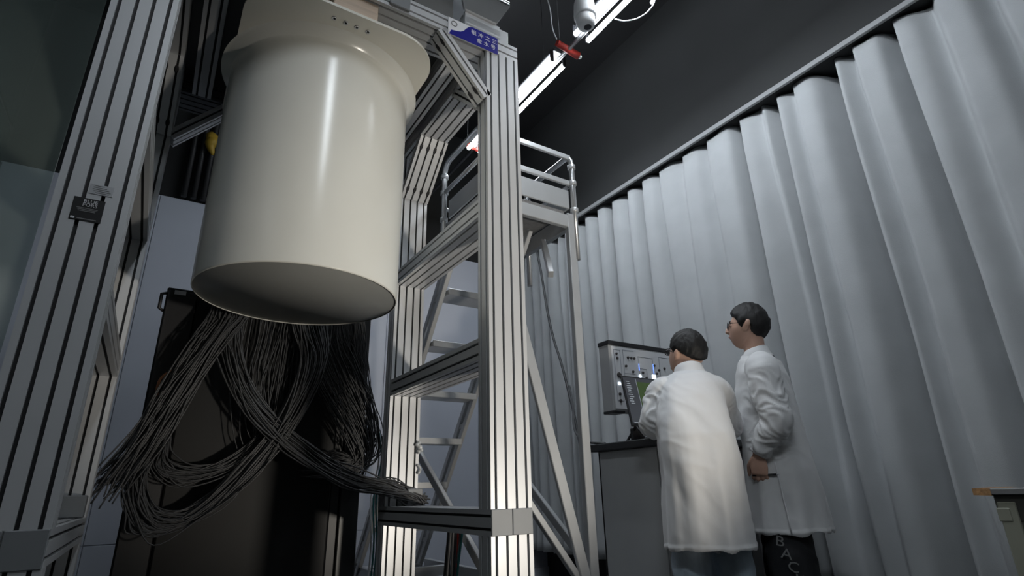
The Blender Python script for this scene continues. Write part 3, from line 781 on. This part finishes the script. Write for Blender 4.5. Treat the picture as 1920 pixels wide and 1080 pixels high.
# ------------------------------------------------------------------ workbench at the right edge
bn = thing('workbench', 'worn olive grey workbench with a chipped top corner against the curtain', 'bench', (2.83, .2, 0))
MB().box((2.645, -.75, .745), (2.99, .925, .767), bev=.003).build('bench_top', bench_top, bn)
cm = MB(); vs = []
rn = random.Random(5)
N = 9
top = [(2.645 + .345 * i / (N - 1), .925 + .022 * rn.random(), .766) for i in range(N)]
cm.prism([(2.644, .893, .742), (2.643, .948, .744), (2.68, .940, .744), (2.74, .950, .744), (2.85, .938, .744), (2.99, .945, .744), (2.99, .90, .742)], (0, 0, .0245))
cm.build('chipped_edge', chip_m, bn)
MB().box((2.66, -.72, .655), (2.685, .895, .7445), bev=.002).build('apron', bench_dark, bn)
MB().box((2.66, .87, .655), (2.97, .893, .7445), bev=.002).build('apron', bench_dark, bn)
MB().box((2.95, -.72, .655), (2.97, .87, .7445), bev=.002).build('apron', bench_dark, bn)
for y in (-.70, .835):
    for x in (2.655, 2.92):
        MB().box((x, y, 0), (x + .055, y + .055, .72), bev=.003).build('leg', bench_m, bn)
        MB().box((x - .002, y + .02, .655), (x + .03, y + .06, .70), bev=.002).build('leg_bracket', bench_m, bn)
MB().box((2.675, -.70, .18), (2.70, .84, .23), bev=.002).build('stretcher', bench_m, bn)

# ------------------------------------------------------------------ ceiling services
def tube_light(xc, y0, y1, label, z=3.55, group='twin tube lights under the ceiling'):
    t = thing('tube_light', label, 'light', (xc, (y0 + y1) / 2, z), group)
    MB().box((xc - .045, y0 - .02, z + .075), (xc + .045, y1 + .02, z + .095), bev=.004).build('tray', black_metal, t)
    for sx in (-.052, .052):
        for ye in (y0, y1):
            d = .012 if ye == y1 else -.012
            MB().box((xc + sx - .014, min(ye, ye + d), z - .016), (xc + sx + .014, max(ye, ye + d), z + .078), bev=.003).build('lamp_holder', plastic_blk, t)
        MB().lathe([(.016, 0), (.016, y1 - y0)], (xc + sx, y0, z), (0, 1, 0), 12).build('tube', tube_m, t)
    for yy in (y0 + .15, y1 - .15):
        MB().tube([(xc, yy, z + .07), (xc, yy, ZC)], .003, 6).build('suspension_rod', black_metal, t)
    return t
tube_light(1.935, .90, 2.10, 'lit twin tube light, nearer of the row above the ladder')
tube_light(1.935, 2.36, 3.56, 'lit twin tube light, farther of the row above the ladder')
tube_light(.30, -1.0, .50, 'lit twin tube light directly above the viewer')
pp = thing('ceiling_pipe', 'grey conduit pipe with red clamps running below the ceiling beside the tubes', 'pipe', (1.92, 2.5, 3.58))
MB().lathe([(.014, 0), (.014, 8.3)], (1.935, YF + .05, 3.565), (0, 1, 0), 12).build('pipe', mat('grey_conduit', (.13, .13, .135), .45, .2, .05), pp)
for y in (2.245, 3.55, .76, -.7):
    d = V((.09, 0, -.012))
    MB().tube([V((1.935, y, 3.57)) - d, V((1.935, y, 3.57)) + d], [.022, .026], 10).build('clamp', red_m, pp)
    MB().sphere(V((1.935, y, 3.57)) + d * 1.15, .014, .014, .014).build('clamp_knob', lamp_body, pp)
    MB().tube([(1.87, y, 3.6), (1.87, y, ZC)], .003, 6).build('hanger_rod', black_metal, pp)
sp = thing('ceiling_camera', 'white cylindrical ceiling camera on a stem beside the lit tubes', 'camera', (1.76, 1.86, 3.45))
ax = V((0.05, 0.04, -1)).normalized()
c0 = V((1.745, 1.85, 3.535))
MB().tube([c0, (1.745, 1.85, ZC)], .026, 12).build('stem', lamp_body, sp)
MB().lathe([(.055, -.26), (.060, -.16), (.056, -.06), (.030, -.03)], c0, ax, 28).build('mount', lamp_body, sp)
MB().lathe([(.034, -.03), (.034, -.012)], c0, ax, 20).build('joint_ring', plastic_blk, sp)
MB().lathe([(.030, -.02), (.048, .0), (.060, .04), (.066, .12), (.066, .135)], c0, ax, 28).build('body', lamp_body, sp)
MB().lathe([(.056, .13), (.056, .17), (.050, .195), (.030, .197)], c0, ax, 28).build('front_ring', lamp_body, sp)
MB().lathe([(.022, .194), (.022, .199)], c0 + V((.012, .0, 0)), ax, 20).build('lens', lens_m, sp)
hc = thing('hanging_cable', 'thin white cable with a bead looping down beside the camera', 'cable', (1.98, 1.75, 3.4))
MB().tube(catmull([(1.98, 1.84, 3.50), (2.02, 1.80, 3.47), (2.06, 1.73, 3.45), (2.09, 1.66, 3.47), (2.11, 1.62, 3.56), (2.11, 1.60, 3.9), (2.11, 1.60, ZC)], 6), .004, 6).build('wire', lamp_body, hc)
MB().sphere((2.10, 1.64, 3.515), .014, .014, .014).build('bead', lamp_body, hc)
hc = thing('hanging_cable', 'thin grey cable dropping from a small junction left of the ceiling camera', 'cable', (1.8, 2.2, 3.7))
MB().tube(catmull([(1.78, 2.26, 4.02), (1.80, 2.24, 3.85), (1.82, 2.25, 3.70), (1.85, 2.25, 3.62)], 6), .004, 6).build('wire', trim_m, hc)
MB().box((1.75, 2.23, 4.0), (1.82, 2.29, 4.04), bev=.006).build('junction_box', trim_m, hc)
MB().tube([(1.785, 2.26, 4.04), (1.785, 2.26, ZC)], .008, 8).build('conduit', trim_m, hc)
# bits on the dark upper back wall, seen between frame and can
cd = thing('conduit_bank', 'bank of dark vertical conduits on the upper back wall behind the can', 'conduits', (.08, 4.86, 3.16))
for x in (-.10, -.03, .04, .11, .18, .25):
    MB().tube([(x, 4.86, 3.16), (x, 4.86, ZC)], .022, 8).build('conduit', mat('dark_conduit', (.035, .035, .037), .5, 0, .1), cd)
tag(MB().tube(catmull([(.0, 4.80, 3.78), (.03, 4.79, 3.72), (.02, 4.79, 3.66), (.05, 4.80, 3.58)], 5), [.03, .04, .045, .05, .05, .045, .05, .055, .05, .05, .04, .035, .03, .025, .02, .01], 8).build('yellow_tag', yellow_m),
    'crumpled yellow tape on a conduit behind the can', 'tape')

# ------------------------------------------------------------------ people
def remesh(mb, voxel, it=4, fac=.5):
    me = bpy.data.meshes.new('tmp'); me.from_pydata(mb.v, [], mb.f); me.update()
    o = bpy.data.objects.new('tmp', me); COL.objects.link(o)
    r = o.modifiers.new('r', 'REMESH'); r.mode = 'VOXEL'; r.voxel_size = voxel
    if it:
        s = o.modifiers.new('s', 'SMOOTH'); s.iterations = it; s.factor = fac
    dg = bpy.context.evaluated_depsgraph_get(); dg.update()
    out = bpy.data.meshes.new_from_object(o.evaluated_get(dg))
    bpy.data.objects.remove(o); bpy.data.meshes.remove(me)
    return out
def sring(c, rx, fy, a, bf, bb, n=36, p=2.35):
    out = []
    for k in range(n):
        t = 2 * PI * k / n; cs, sn = math.cos(t), math.sin(t)
        x = math.copysign(abs(cs) ** (2 / p), cs) * a
        y = math.copysign(abs(sn) ** (2 / p), sn) * (bf if sn > 0 else bb)
        out.append(V(c) + rx * x + fy * y)
    return out
def sm(a, b, x):
    t = max(0, min(1, (x - a) / (b - a))); return t * t * (3 - 2 * t)
def gs(x, s): return math.exp(-(x / s) ** 2)

def head_point(d):
    dx, dy, dz = d
    x, y, z = .075 * dx, (.094 if dy > 0 else .100) * dy, .120 * dz
    if dz < 0:
        t = -dz
        x *= 1 - .36 * t ** 1.6
        y = y * (1 - (.40 if dy < 0 else .12) * t ** 1.4) + .026 * t
    if dy > 0:
        f = sm(.45, .95, dy)
        y += f * (.004 * gs(z - .022, .012) - .010 * gs(z - .002, .014) * gs(abs(x) - .032, .016) + .005 * gs(z + .060, .012) * gs(x, .022)
                  + .006 * gs(z + .102, .018) * gs(x, .022) - .003 * gs(z + .080, .008) * gs(x, .03) - .004 * gs(z - .09, .05))
        x *= 1 - .05 * gs(z - .035, .02) * f
    x *= 1 + .03 * gs(z + .035, .03) * (1 - abs(dy))
    return V((x, y, z))
def unit_grid(n, m):
    for i in range(m + 1):
        ph = -PI / 2 + PI * i / m
        for k in range(n):
            t = 2 * PI * k / n
            yield V((math.cos(ph) * math.cos(t), math.cos(ph) * math.sin(t), math.sin(ph)))
def grid_faces(n, m):
    return [(i * n + k, i * n + (k + 1) % n, (i + 1) * n + (k + 1) % n, (i + 1) * n + k) for i in range(m) for k in range(n)]
def head_frame(c, az, pitch, roll=0):
    """matrix of a head: local x right, y forward, z up"""
    return Matrix.Translation(c) @ Matrix.Rotation(-az, 4, 'Z') @ Matrix.Rotation(roll, 4, 'Y') @ Matrix.Rotation(-pitch, 4, 'X')
def add_head(mb, M):
    mb.add([M @ head_point(d) for d in unit_grid(48, 32)], grid_faces(48, 32))
    # nose, nostrils, ears, lips
    mb.tube([M @ V(p) for p in ((0, .086, .020), (0, .097, .002), (0, .107, -.018), (0, .108, -.028), (0, .098, -.036))], [.006, .0075, .0105, .012, .009], 10)
    for s in (-1, 1):
        mb.sphere(M @ V((s * .0105, .096, -.030)), .008, .010, .007, n=10, m=8)
        mb.sphere(M @ V((s * .080, -.008, -.006)), .009, .019, .033, n=14, m=10, ux=(M.to_3x3() @ V((1, 0, 0))), uy=(M.to_3x3() @ V((0, .95, -.2))), uz=(M.to_3x3() @ V((s * .18, -.2, .95))))
        mb.sphere(M @ V((s * .089, -.014, .008)), .006, .015, .022, n=12, m=8, ux=(M.to_3x3() @ V((1, 0, 0))), uy=(M.to_3x3() @ V((0, 1, 0))), uz=(M.to_3x3() @ V((0, 0, 1))))
        mb.sphere(M @ V((s * .032, .076, .001)), .0115, .0115, .0115, n=10, m=8)
def hair(M, parent, hairline, thick, seed):
    n, m = 72, 48; vs = []
    for d in unit_grid(n, m):
        p = head_point(d)
        phi = math.atan2(abs(d.x), d.y)
        h = hairline[-1][1]
        for (a, za), (b, zb) in zip(hairline, hairline[1:]):
            if a <= phi <= b:
                h = za + (zb - za) * (phi - a) / (b - a); break
        jit = .04 * noise.noise(V((d.x * 9, d.y * 9, seed)))
        k = sm(0, .16, d.z - h - jit)
        nn = V((d.x / .075, d.y / .095, d.z / .12)).normalized()
        cw = math.atan2(d.x + .12, d.y + .35)
        strand = .0055 * noise.noise(V((cw * 11, d.z * 2.5, seed))) + .003 * noise.noise(V((cw * 25, d.z * 5, seed))) + .004 * noise.noise(V((d.x * 9, d.y * 9, d.z * 5 + seed)))
        th = -.007 + k * (.007 + thick * (.65 + .45 * max(0, d.z)) + .004 * max(0, d.y) * max(0, d.z)) + k * strand
        vs.append(M @ (p + nn * th))
    return MB().add(vs, grid_faces(n, m), 0, True).build('hair', hair_m, parent)
def spectacles(M, parent):
    g = MB()
    for s in (-1, 1):
        loop = []
        for k in range(20):
            t = 2 * PI * k / 20
            x = math.copysign(abs(math.cos(t)) ** .7, math.cos(t)) * .0255; z = math.copysign(abs(math.sin(t)) ** .7, math.sin(t)) * .018
            loop.append(M @ V((s * .034 + x, .104 - .15 * abs(s * .034 + x), .000 + z)))
        g.tube(loop, .0026, 6, closed=True)
        g.tube([M @ V((s * .060, .094, .006)), M @ V((s * .074, .07, .008)), M @ V((s * .081, .0, .010)), M @ V((s * .082, -.020, -.004))], .0019, 6)
    g.tube([M @ V((-.010, .103, .004)), M @ V((0, .106, .007)), M @ V((.010, .103, .004))], .0018, 6)
    o = g.build('glasses', plastic_blk, parent)
    for s in (-1, 1):
        c = M @ V((s * .034, .0985, 0)); R3 = M.to_3x3()
        MB().sphere(c, .0235, .0008, .016, n=16, m=8, ux=R3 @ V((1, -.12 * s, 0)), uy=R3 @ V((0, 1, 0)), uz=R3 @ V((0, 0, 1))).build('lens', lensglass, o)
    return o
def face_bits(M, parent):
    for s in (-1, 1):
        MB().sphere(M @ V((s * .032, .0865, .001)), .0055, .002, .0045, n=10, m=6, ux=M.to_3x3() @ V((1, 0, 0)), uy=M.to_3x3() @ V((0, 1, 0)), uz=M.to_3x3() @ V((0, 0, 1))).build('eye', plastic_blk, parent)
        MB().tube([M @ V((s * .014, .093, .021)), M @ V((s * .032, .0905, .026)), M @ V((s * .050, .079, .022))], [.0022, .0032, .0018], 6).build('eyebrow', hair_m, parent)
    MB().tube([M @ V((-.021, .083, -.061)), M @ V((-.008, .0945, -.058)), M @ V((.008, .0945, -.058)), M @ V((.021, .083, -.061))], [.002, .0042, .0042, .002], 8).build('lips', lips_m, parent)

def add_hand(mb, w, d, side, back, curl, s=1.0, tips=None):
    """w wrist, d along the hand, side towards the thumb, back out of the back of the hand; fingers bend away from back"""
    d = V(d).normalized(); back = V(back); back = (back - d * back.dot(d)).normalized(); side = d.cross(back) * (1 if d.cross(back).dot(V(side)) > 0 else -1)
    w = V(w)
    rings = []
    for f, a, b in ((-.02, .024, .019), (.0, .026, .018), (.03, .036, .0165), (.06, .041, .0155), (.088, .039, .013), (.094, .034, .009)):
        c = w + d * f * s
        rings.append([c + side * a * s * math.cos(2 * PI * k / 16) + back * b * s * math.sin(2 * PI * k / 16) for k in range(16)])
    mb.loft(rings)
    for i, (off, L, r) in enumerate(((.030, .072, .0088), (.0102, .080, .0092), (-.0102, .074, .0088), (-.0295, .058, .0078))):
        p = w + d * .078 * s + side * off * s; pts = [p]; ang = 0
        dd = (d + side * off * 2.2).normalized()
        cu = curl[i]
        for seg, bend in ((.45, .45), (.32, .9), (.23, .65)):
            ang += cu * bend
            v = dd * math.cos(ang) - back * math.sin(ang)
            st = pts[-1]
            pts.append(st + v * L * seg * .5 * s); pts.append(st + v * L * seg * s)
        mb.tube(pts, [r * s * q for q in (1.05, 1.0, 1.06, .95, .98, .86, .62)], 9)
    p = w + d * .022 * s + side * .024 * s
    v1 = (d * .75 + side * .62 - back * .25).normalized(); v2 = (d * .92 + side * .12 - back * .42).normalized()
    q1 = p + v1 * .040 * s; q2 = q1 + v2 * .030 * s; q3 = q2 + v2 * .024 * s
    mb.tube([p - v1 * .01, p + v1 * .02 * s, q1, q2, q3], [.015 * s, .0135 * s, .0112 * s, .0105 * s, .007 * s], 9)

def limb(mb, pts, rs, n=18, per=6):
    P = catmull(pts, per); mb.tube(P, lerp_list(rs, len(P)), n, smooth=True)

def person(label, base, az, head, coat_rings, armL, armR, legs, hemz, seed, hairline, hthick, trouser_m, sleeve_r, collar_tilt):
    fw = V((math.sin(az), math.cos(az), 0)); rt = V((math.cos(az), -math.sin(az), 0)); up = V((0, 0, 1))
    B = V((base[0], base[1], 0))
    P = lambda r, f, u: B + rt * r + fw * f + up * u
    t = thing('person', label, 'person', tuple(B))
    M = head_frame(*head)
    # ---- one continuous body
    b = MB(); add_head(b, M)
    neck0 = P(coat_rings[-1][1], coat_rings[-1][0] - .005, coat_rings[-1][2] - .05)
    hb = M @ V((0, -.024, -.045))
    b.tube([neck0 - up * .06, neck0, (neck0 + hb) / 2, hb, M @ V((0, -.02, .0))], [.075, .060, .054, .055, .05], 20)
    rings = []
    for (f, r, u, a, bf, bb) in coat_rings[1:-1]:
        if u > .78:
            rings.append(sring(P(r, f, u), rt, fw, a * .80, bf * .72, bb * .72, 28))
    b.loft(rings)
    for arm in (armL, armR):
        limb(b, [arm['S'], (V(arm['S']) + V(arm['E'])) / 2, arm['E'], (V(arm['E']) + V(arm['W'])) / 2, arm['W'] ], [.05, .046, .040, .036, .027])
        add_hand(b, arm['W'], arm['d'], arm['side'], arm['back'], arm['curl'])
    for lg in legs:
        limb(b, [lg[0] + up * .02, (lg[0] + lg[1]) / 2, lg[1], (lg[1] + lg[2]) / 2, lg[2]], [.082, .070, .054, .052, .038])
        b.sphere(lg[2] + fw * .06 - up * .035, .040, .11, .035, ux=rt, uy=fw, uz=up)
    me = remesh(b, .0042, 3, .45); me.name = 'body'
    me.materials.clear(); me.materials.append(skin_m); me.polygons.foreach_set('use_smooth', [True] * len(me.polygons))
    link('body', me, t)
    hair(M, t, hairline, hthick, seed); face_bits(M, t); spectacles(M, t)
    # ---- lab coat
    c = MB()
    c.loft([sring(P(r, f, u), rt, fw, a, bf, bb) for (f, r, u, a, bf, bb) in coat_rings])
    for arm in (armL, armR):
        W2 = V(arm['W']) - (V(arm['W']) - V(arm['E'])).normalized() * .012
        S0 = V(arm['S']); E0 = V(arm['E'])
        inn = P(coat_rings[-4][1], coat_rings[-4][0], S0.z + .005)
        limb(c, [S0 + (inn - S0) * .45, S0, S0 * .5 + E0 * .5, E0, E0 * .5 + W2 * .5, W2], sleeve_r)
    me = remesh(c, .0075, 5, .5); me.name = 'lab_coat'
    co = [v.co.copy() for v in me.vertices]; no = [v.normal.copy() for v in me.vertices]
    Es = [(V(a['S']), V(a['E']), V(a['W'])) for a in (armL, armR)]
    for i, v in enumerate(me.vertices):
        p = co[i]; q = p - B
        a_, f_ = q.dot(rt), q.dot(fw); z = p.z
        ang = math.atan2(f_, a_)
        low = sm(1.15, .6, z)
        d = .010 * low * noise.noise(V((math.cos(ang) * 3.4, math.sin(ang) * 3.4, z * .9 + seed)))
        d += .006 * low * math.sin(ang * 9 + 2.5 * noise.noise(V((z * 1.5, seed, 0))))
        d += .012 * noise.noise(V((a_ * 6 + z * 2, f_ * 6, z * 2.4 + seed * 3)))
        d += .005 * noise.noise(V((a_ * 15 + z * 7, f_ * 15, z * 5 + seed)))
        rid = noise.noise(V((a_ * 10 + z * 8, f_ * 10 - z * 6, z * 8 + seed)))
        d += .0032 * (1 - min(1, abs(rid) * 2.2)) * (1 - .6 * low)
        for (s_, e_, w_) in Es:                       # creases gathered round elbow and forearm
            ds = min((p - e_).length, (p - (e_ + w_) / 2).length, (p - (s_ + e_) / 2).length)
            k = sm(.17, .05, ds)
            if k > 0:
                ax_ = (w_ - s_).normalized(); h = (p - s_).dot(ax_)
                rr = noise.noise(V((h * 30 + 3 * noise.noise(p * 9), a_ * 9, f_ * 9 + seed)))
                d += k * (.010 * (1 - min(1, abs(rr) * 2.6)) - .003)
        if z < hemz + .016: d += .0035
        v.co = p + no[i] * d + V((0, 0, .010 * noise.noise(V((ang * 1.2, seed, 5))) * sm(hemz + .1, hemz, z)))
    bm = bmesh.new(); bm.from_mesh(me); bm.normal_update()
    kill = [f for f in bm.faces if f.normal.z < -.75 and f.calc_center_median().z < hemz + .03]
    bmesh.ops.delete(bm, geom=kill, context='FACES'); bm.to_mesh(me); bm.free()
    me.materials.clear(); me.materials.append(coat_m); me.polygons.foreach_set('use_smooth', [True] * len(me.polygons))
    coat = link('lab_coat', me, t)
    # collar: a folded band round the neck
    f, r, u = coat_rings[-1][:3]; rg = []
    cc = P(r, f, u)
    for hgt, out in ((-.040, .018), (-.006, .013), (.018, .006), (.022, .002), (.012, -.004), (-.04, -.004)):
        ring = []
        for k in range(40):
            tt = 2 * PI * k / 40; x, y = math.cos(tt), math.sin(tt)
            rad = .066 + out + (.012 if hgt < -.02 else 0) * max(0, -y)
            front = sm(.3, 1, y)
            ring.append(cc + rt * x * rad + fw * (y * (rad + .004)) + up * (hgt - .035 * front + collar_tilt * -y * .02))
        rg.append(ring)
    m = MB(); n = 40; vs = [p for g in rg for p in g]
    m.add(vs, [(i * n + k, i * n + (k + 1) % n, (i + 1) * n + (k + 1) % n, (i + 1) * n + k) for i in range(len(rg) - 1) for k in range(n)], 0, True)
    m.build('collar', coat_m, coat)
    for arm in (armL, armR):
        W, E0 = V(arm['W']), V(arm['E']); ax_ = (W - E0).normalized()
        a_ = ax_.cross(V((.3, .5, .8))).normalized(); b_ = ax_.cross(a_); rg = []
        for h, rad in ((-.045, .047), (-.030, .040), (-.020, .036), (-.006, .043), (.004, .037), (.004, .030)):
            rg.append([W + ax_ * (h - .004) + (a_ * math.cos(2 * PI * k / 36) + b_ * math.sin(2 * PI * k / 36)) * (rad + .0035 * math.sin(k * 2.1 + h * 99)) for k in range(36)])
        m = MB(); n = 36; vs = [p for g in rg for p in g]
        m.add(vs, [(i * n + k, i * n + (k + 1) % n, (i + 1) * n + (k + 1) % n, (i + 1) * n + k) for i in range(len(rg) - 1) for k in range(n)], 0, True)
        m.build('cuff', coat_m, coat)
    # ---- trousers and shoes
    tr = MB()
    for lg in legs:
        limb(tr, [lg[0] + up * .06, (lg[0] + lg[1]) / 2, lg[1], (lg[1] + lg[2]) / 2, lg[2] + up * .0], lg[3], 22)
    tr.loft([sring(P(0, -.01, z), rt, fw, a, .10, .115, 28) for z, a in ((.80, .13), (.9, .14), (1.0, .13))])
    me = remesh(tr, .010, 4, .5); me.name = 'trousers'
    for v in me.vertices:
        p = v.co; rr = noise.noise(V((p.x * 9 + p.z * 5, p.y * 9, p.z * 7 + seed)))
        v.co = p + v.normal * (.007 * (1 - min(1, abs(rr) * 3)) + .004 * noise.noise(p * 11))
    me.materials.clear(); me.materials.append(trouser_m); me.polygons.foreach_set('use_smooth', [True] * len(me.polygons))
    trs = link('trousers', me, t)
    for lg in legs:
        s_ = MB(); a0 = lg[2]; rg = []
        for f, hw, h0, h1 in ((-.075, .025, .01, .06), (-.06, .036, 0, .085), (-.02, .040, 0, .095), (.03, .040, 0, .085), (.09, .046, 0, .062), (.15, .044, 0, .045), (.185, .030, .004, .035), (.195, .012, .012, .026)):
            c_ = V((a0.x, a0.y, 0)) + fw * f
            rg.append([c_ + rt * hw * math.cos(2 * PI * k / 16) + up * ((h0 + h1) / 2 + (h1 - h0) / 2 * math.sin(2 * PI * k / 16)) for k in range(16)])
        s_.loft(rg); s_.build('shoe', shoe_m, t)
    return t, M, P, rt, fw, coat, trs

# the one bending over the console
azL = math.radians(38); bL = (2.165, 1.80)
fwL = V((math.sin(azL), math.cos(azL), 0)); rtL = V((math.cos(azL), -math.sin(azL), 0))
PL = lambda r, f, u: V((bL[0], bL[1], 0)) + rtL * r + fwL * f + V((0, 0, u))
ringsL = [(0, 0, .545, .186, .165, .165), (0, 0, .70, .184, .16, .162), (0, 0, .90, .180, .15, .16), (.01, 0, 1.02, .176, .145, .155), (.045, .0, 1.12, .172, .145, .15),
          (.085, .01, 1.21, .165, .135, .142), (.115, .02, 1.275, .148, .115, .128), (.145, .032, 1.325, .112, .09, .105), (.160, .040, 1.345, .080, .072, .08), (.168, .044, 1.358, .066, .066, .066)]
hairL = [(0, .50), (.6, .46), (.9, .30), (1.15, .10), (1.35, .0), (1.5, .16), (1.8, .10), (2.1, -.0), (2.6, -.12), (3.2, -.15)]
armLL = dict(S=PL(-.118, .105, 1.25), E=V((2.085, 1.985, 1.095)), W=V((2.215, 2.09, 1.085)), d=(.6, .75, -.22), side=(.75, -.6, 0), back=(0, 0, 1), curl=(.35, .3, .35, .4))
armLR = dict(S=PL(.155, .105, 1.245), E=V((2.485, 1.87, 1.075)), W=V((2.44, 2.05, 1.085)), d=(-.35, .93, -.22), side=(-.9, -.35, 0), back=(0, 0, 1), curl=(.35, .3, .35, .4))
legL = [(PL(-.082, 0, .88), PL(-.09, .015, .47), PL(-.105, -.02, .085), [.074, .078, .082, .082, .080]), (PL(.082, 0, .88), PL(.09, .02, .47), PL(.105, -.01, .085), [.074, .078, .082, .082, .080])]
person('person in a white lab coat and blue jeans bending over the console, back turned', bL, azL, (V((2.335, 1.935, 1.452)), math.radians(4), math.radians(-22), 0), ringsL, armLL, armLR, legL, .545, 2.3, hairL, .022, jeans_m,
       [.060, .072, .073, .070, .062, .040], 1)

# the one standing in profile
azR = math.radians(-22); bR = (2.70, 1.765)
fwR = V((math.sin(azR), math.cos(azR), 0)); rtR = V((math.cos(azR), -math.sin(azR), 0))
PR = lambda r, f, u: V((bR[0], bR[1], 0)) + rtR * r + fwR * f + V((0, 0, u))
ringsR = [(-.01, 0, .585, .212, .180, .180), (-.008, 0, .75, .205, .165, .172), (-.005, 0, .95, .19, .150, .162), (0, 0, 1.10, .178, .140, .155), (0, 0, 1.25, .182, .132, .142),
          (-.005, 0, 1.34, .182, .115, .125), (.0, 0, 1.415, .150, .09, .105), (.010, 0, 1.445, .088, .072, .08), (.015, 0, 1.462, .066, .066, .066)]
hairR = [(0, .42), (.5, .40), (.8, .32), (1.05, .14), (1.25, -.10), (1.42, -.18), (1.52, .10), (1.75, .0), (1.95, -.32), (2.4, -.54), (3.2, -.60)]
armRL = dict(S=V((2.553, 1.655, 1.355)), E=V((2.525, 1.612, 1.085)), W=V((2.492, 1.715, .935)), d=(-.03, .10, -1), side=(-.2, .9, 0), back=(-.93, -.36, 0), curl=(.95, .75, .7, .7))
armRR = dict(S=PR(.185, -.01, 1.355), E=PR(.225, -.02, 1.08), W=PR(.20, .10, .86), d=(.0, .25, -1), side=(-.3, .9, 0), back=(.93, .36, 0), curl=(.6, .6, .6, .6))
legR = [(PR(-.09, -.02, .88), PR(-.10, -.01, .47), PR(-.10, -.05, .085), [.086, .094, .108, .106, .102]), (PR(.09, .02, .88), PR(.10, .05, .47), PR(.10, .05, .085), [.086, .094, .108, .106, .102])]
pr_, MR, _, rt_, fw_, coatR, trsR = person('person in a white lab coat and black trousers standing in profile, pen in hand', bR, azR, (V((2.688, 1.782, 1.615)), math.radians(-26), math.radians(-10), 0), ringsR, armRL, armRR, legR, .585, 5.1, hairR, .021, pants_m,
       [.068, .078, .074, .070, .060, .044], 1)
# side seam piping
sidep = [PR(-.193 - .012 * k / 7, -.035 - .02 * k / 7, .90 - .045 * k) for k in range(8)]
MB().tube([p + V((-.927, -.375, 0)) * .012 for p in sidep], .0035, 6).build('seam', coat_m, coatR)
# lettering down the outside of the trouser leg
for k, ch in enumerate('BACK'):
    c_ = PR(-.223, .0 - .019 * k, .555 - .052 * k)
    Mt = frame_matrix(c_, V((.375, -.927, -.25)), V((.08, -.2, 1)))
    text_part('lettering', ch, .062, Mt, grey_print, trsR, xs=1.15)
pen = thing('pen', 'black pen held in the hand of the person in profile', 'pen', (2.50, 1.70, .85))
d_ = V((.36, -.9, .02)).normalized(); p0 = V((2.487, 1.735, .842))
MB().tube([p0, p0 + d_ * .085], .0045, 10).build('barrel', plastic_blk, pen)
MB().tube([p0 + d_ * .085, p0 + d_ * .10], [.0042, .0008], 10).build('tip', steel, pen)
MB().tube([p0 - d_ * .022, p0], [.0035, .0045], 10).build('cap', plastic_blk, pen)
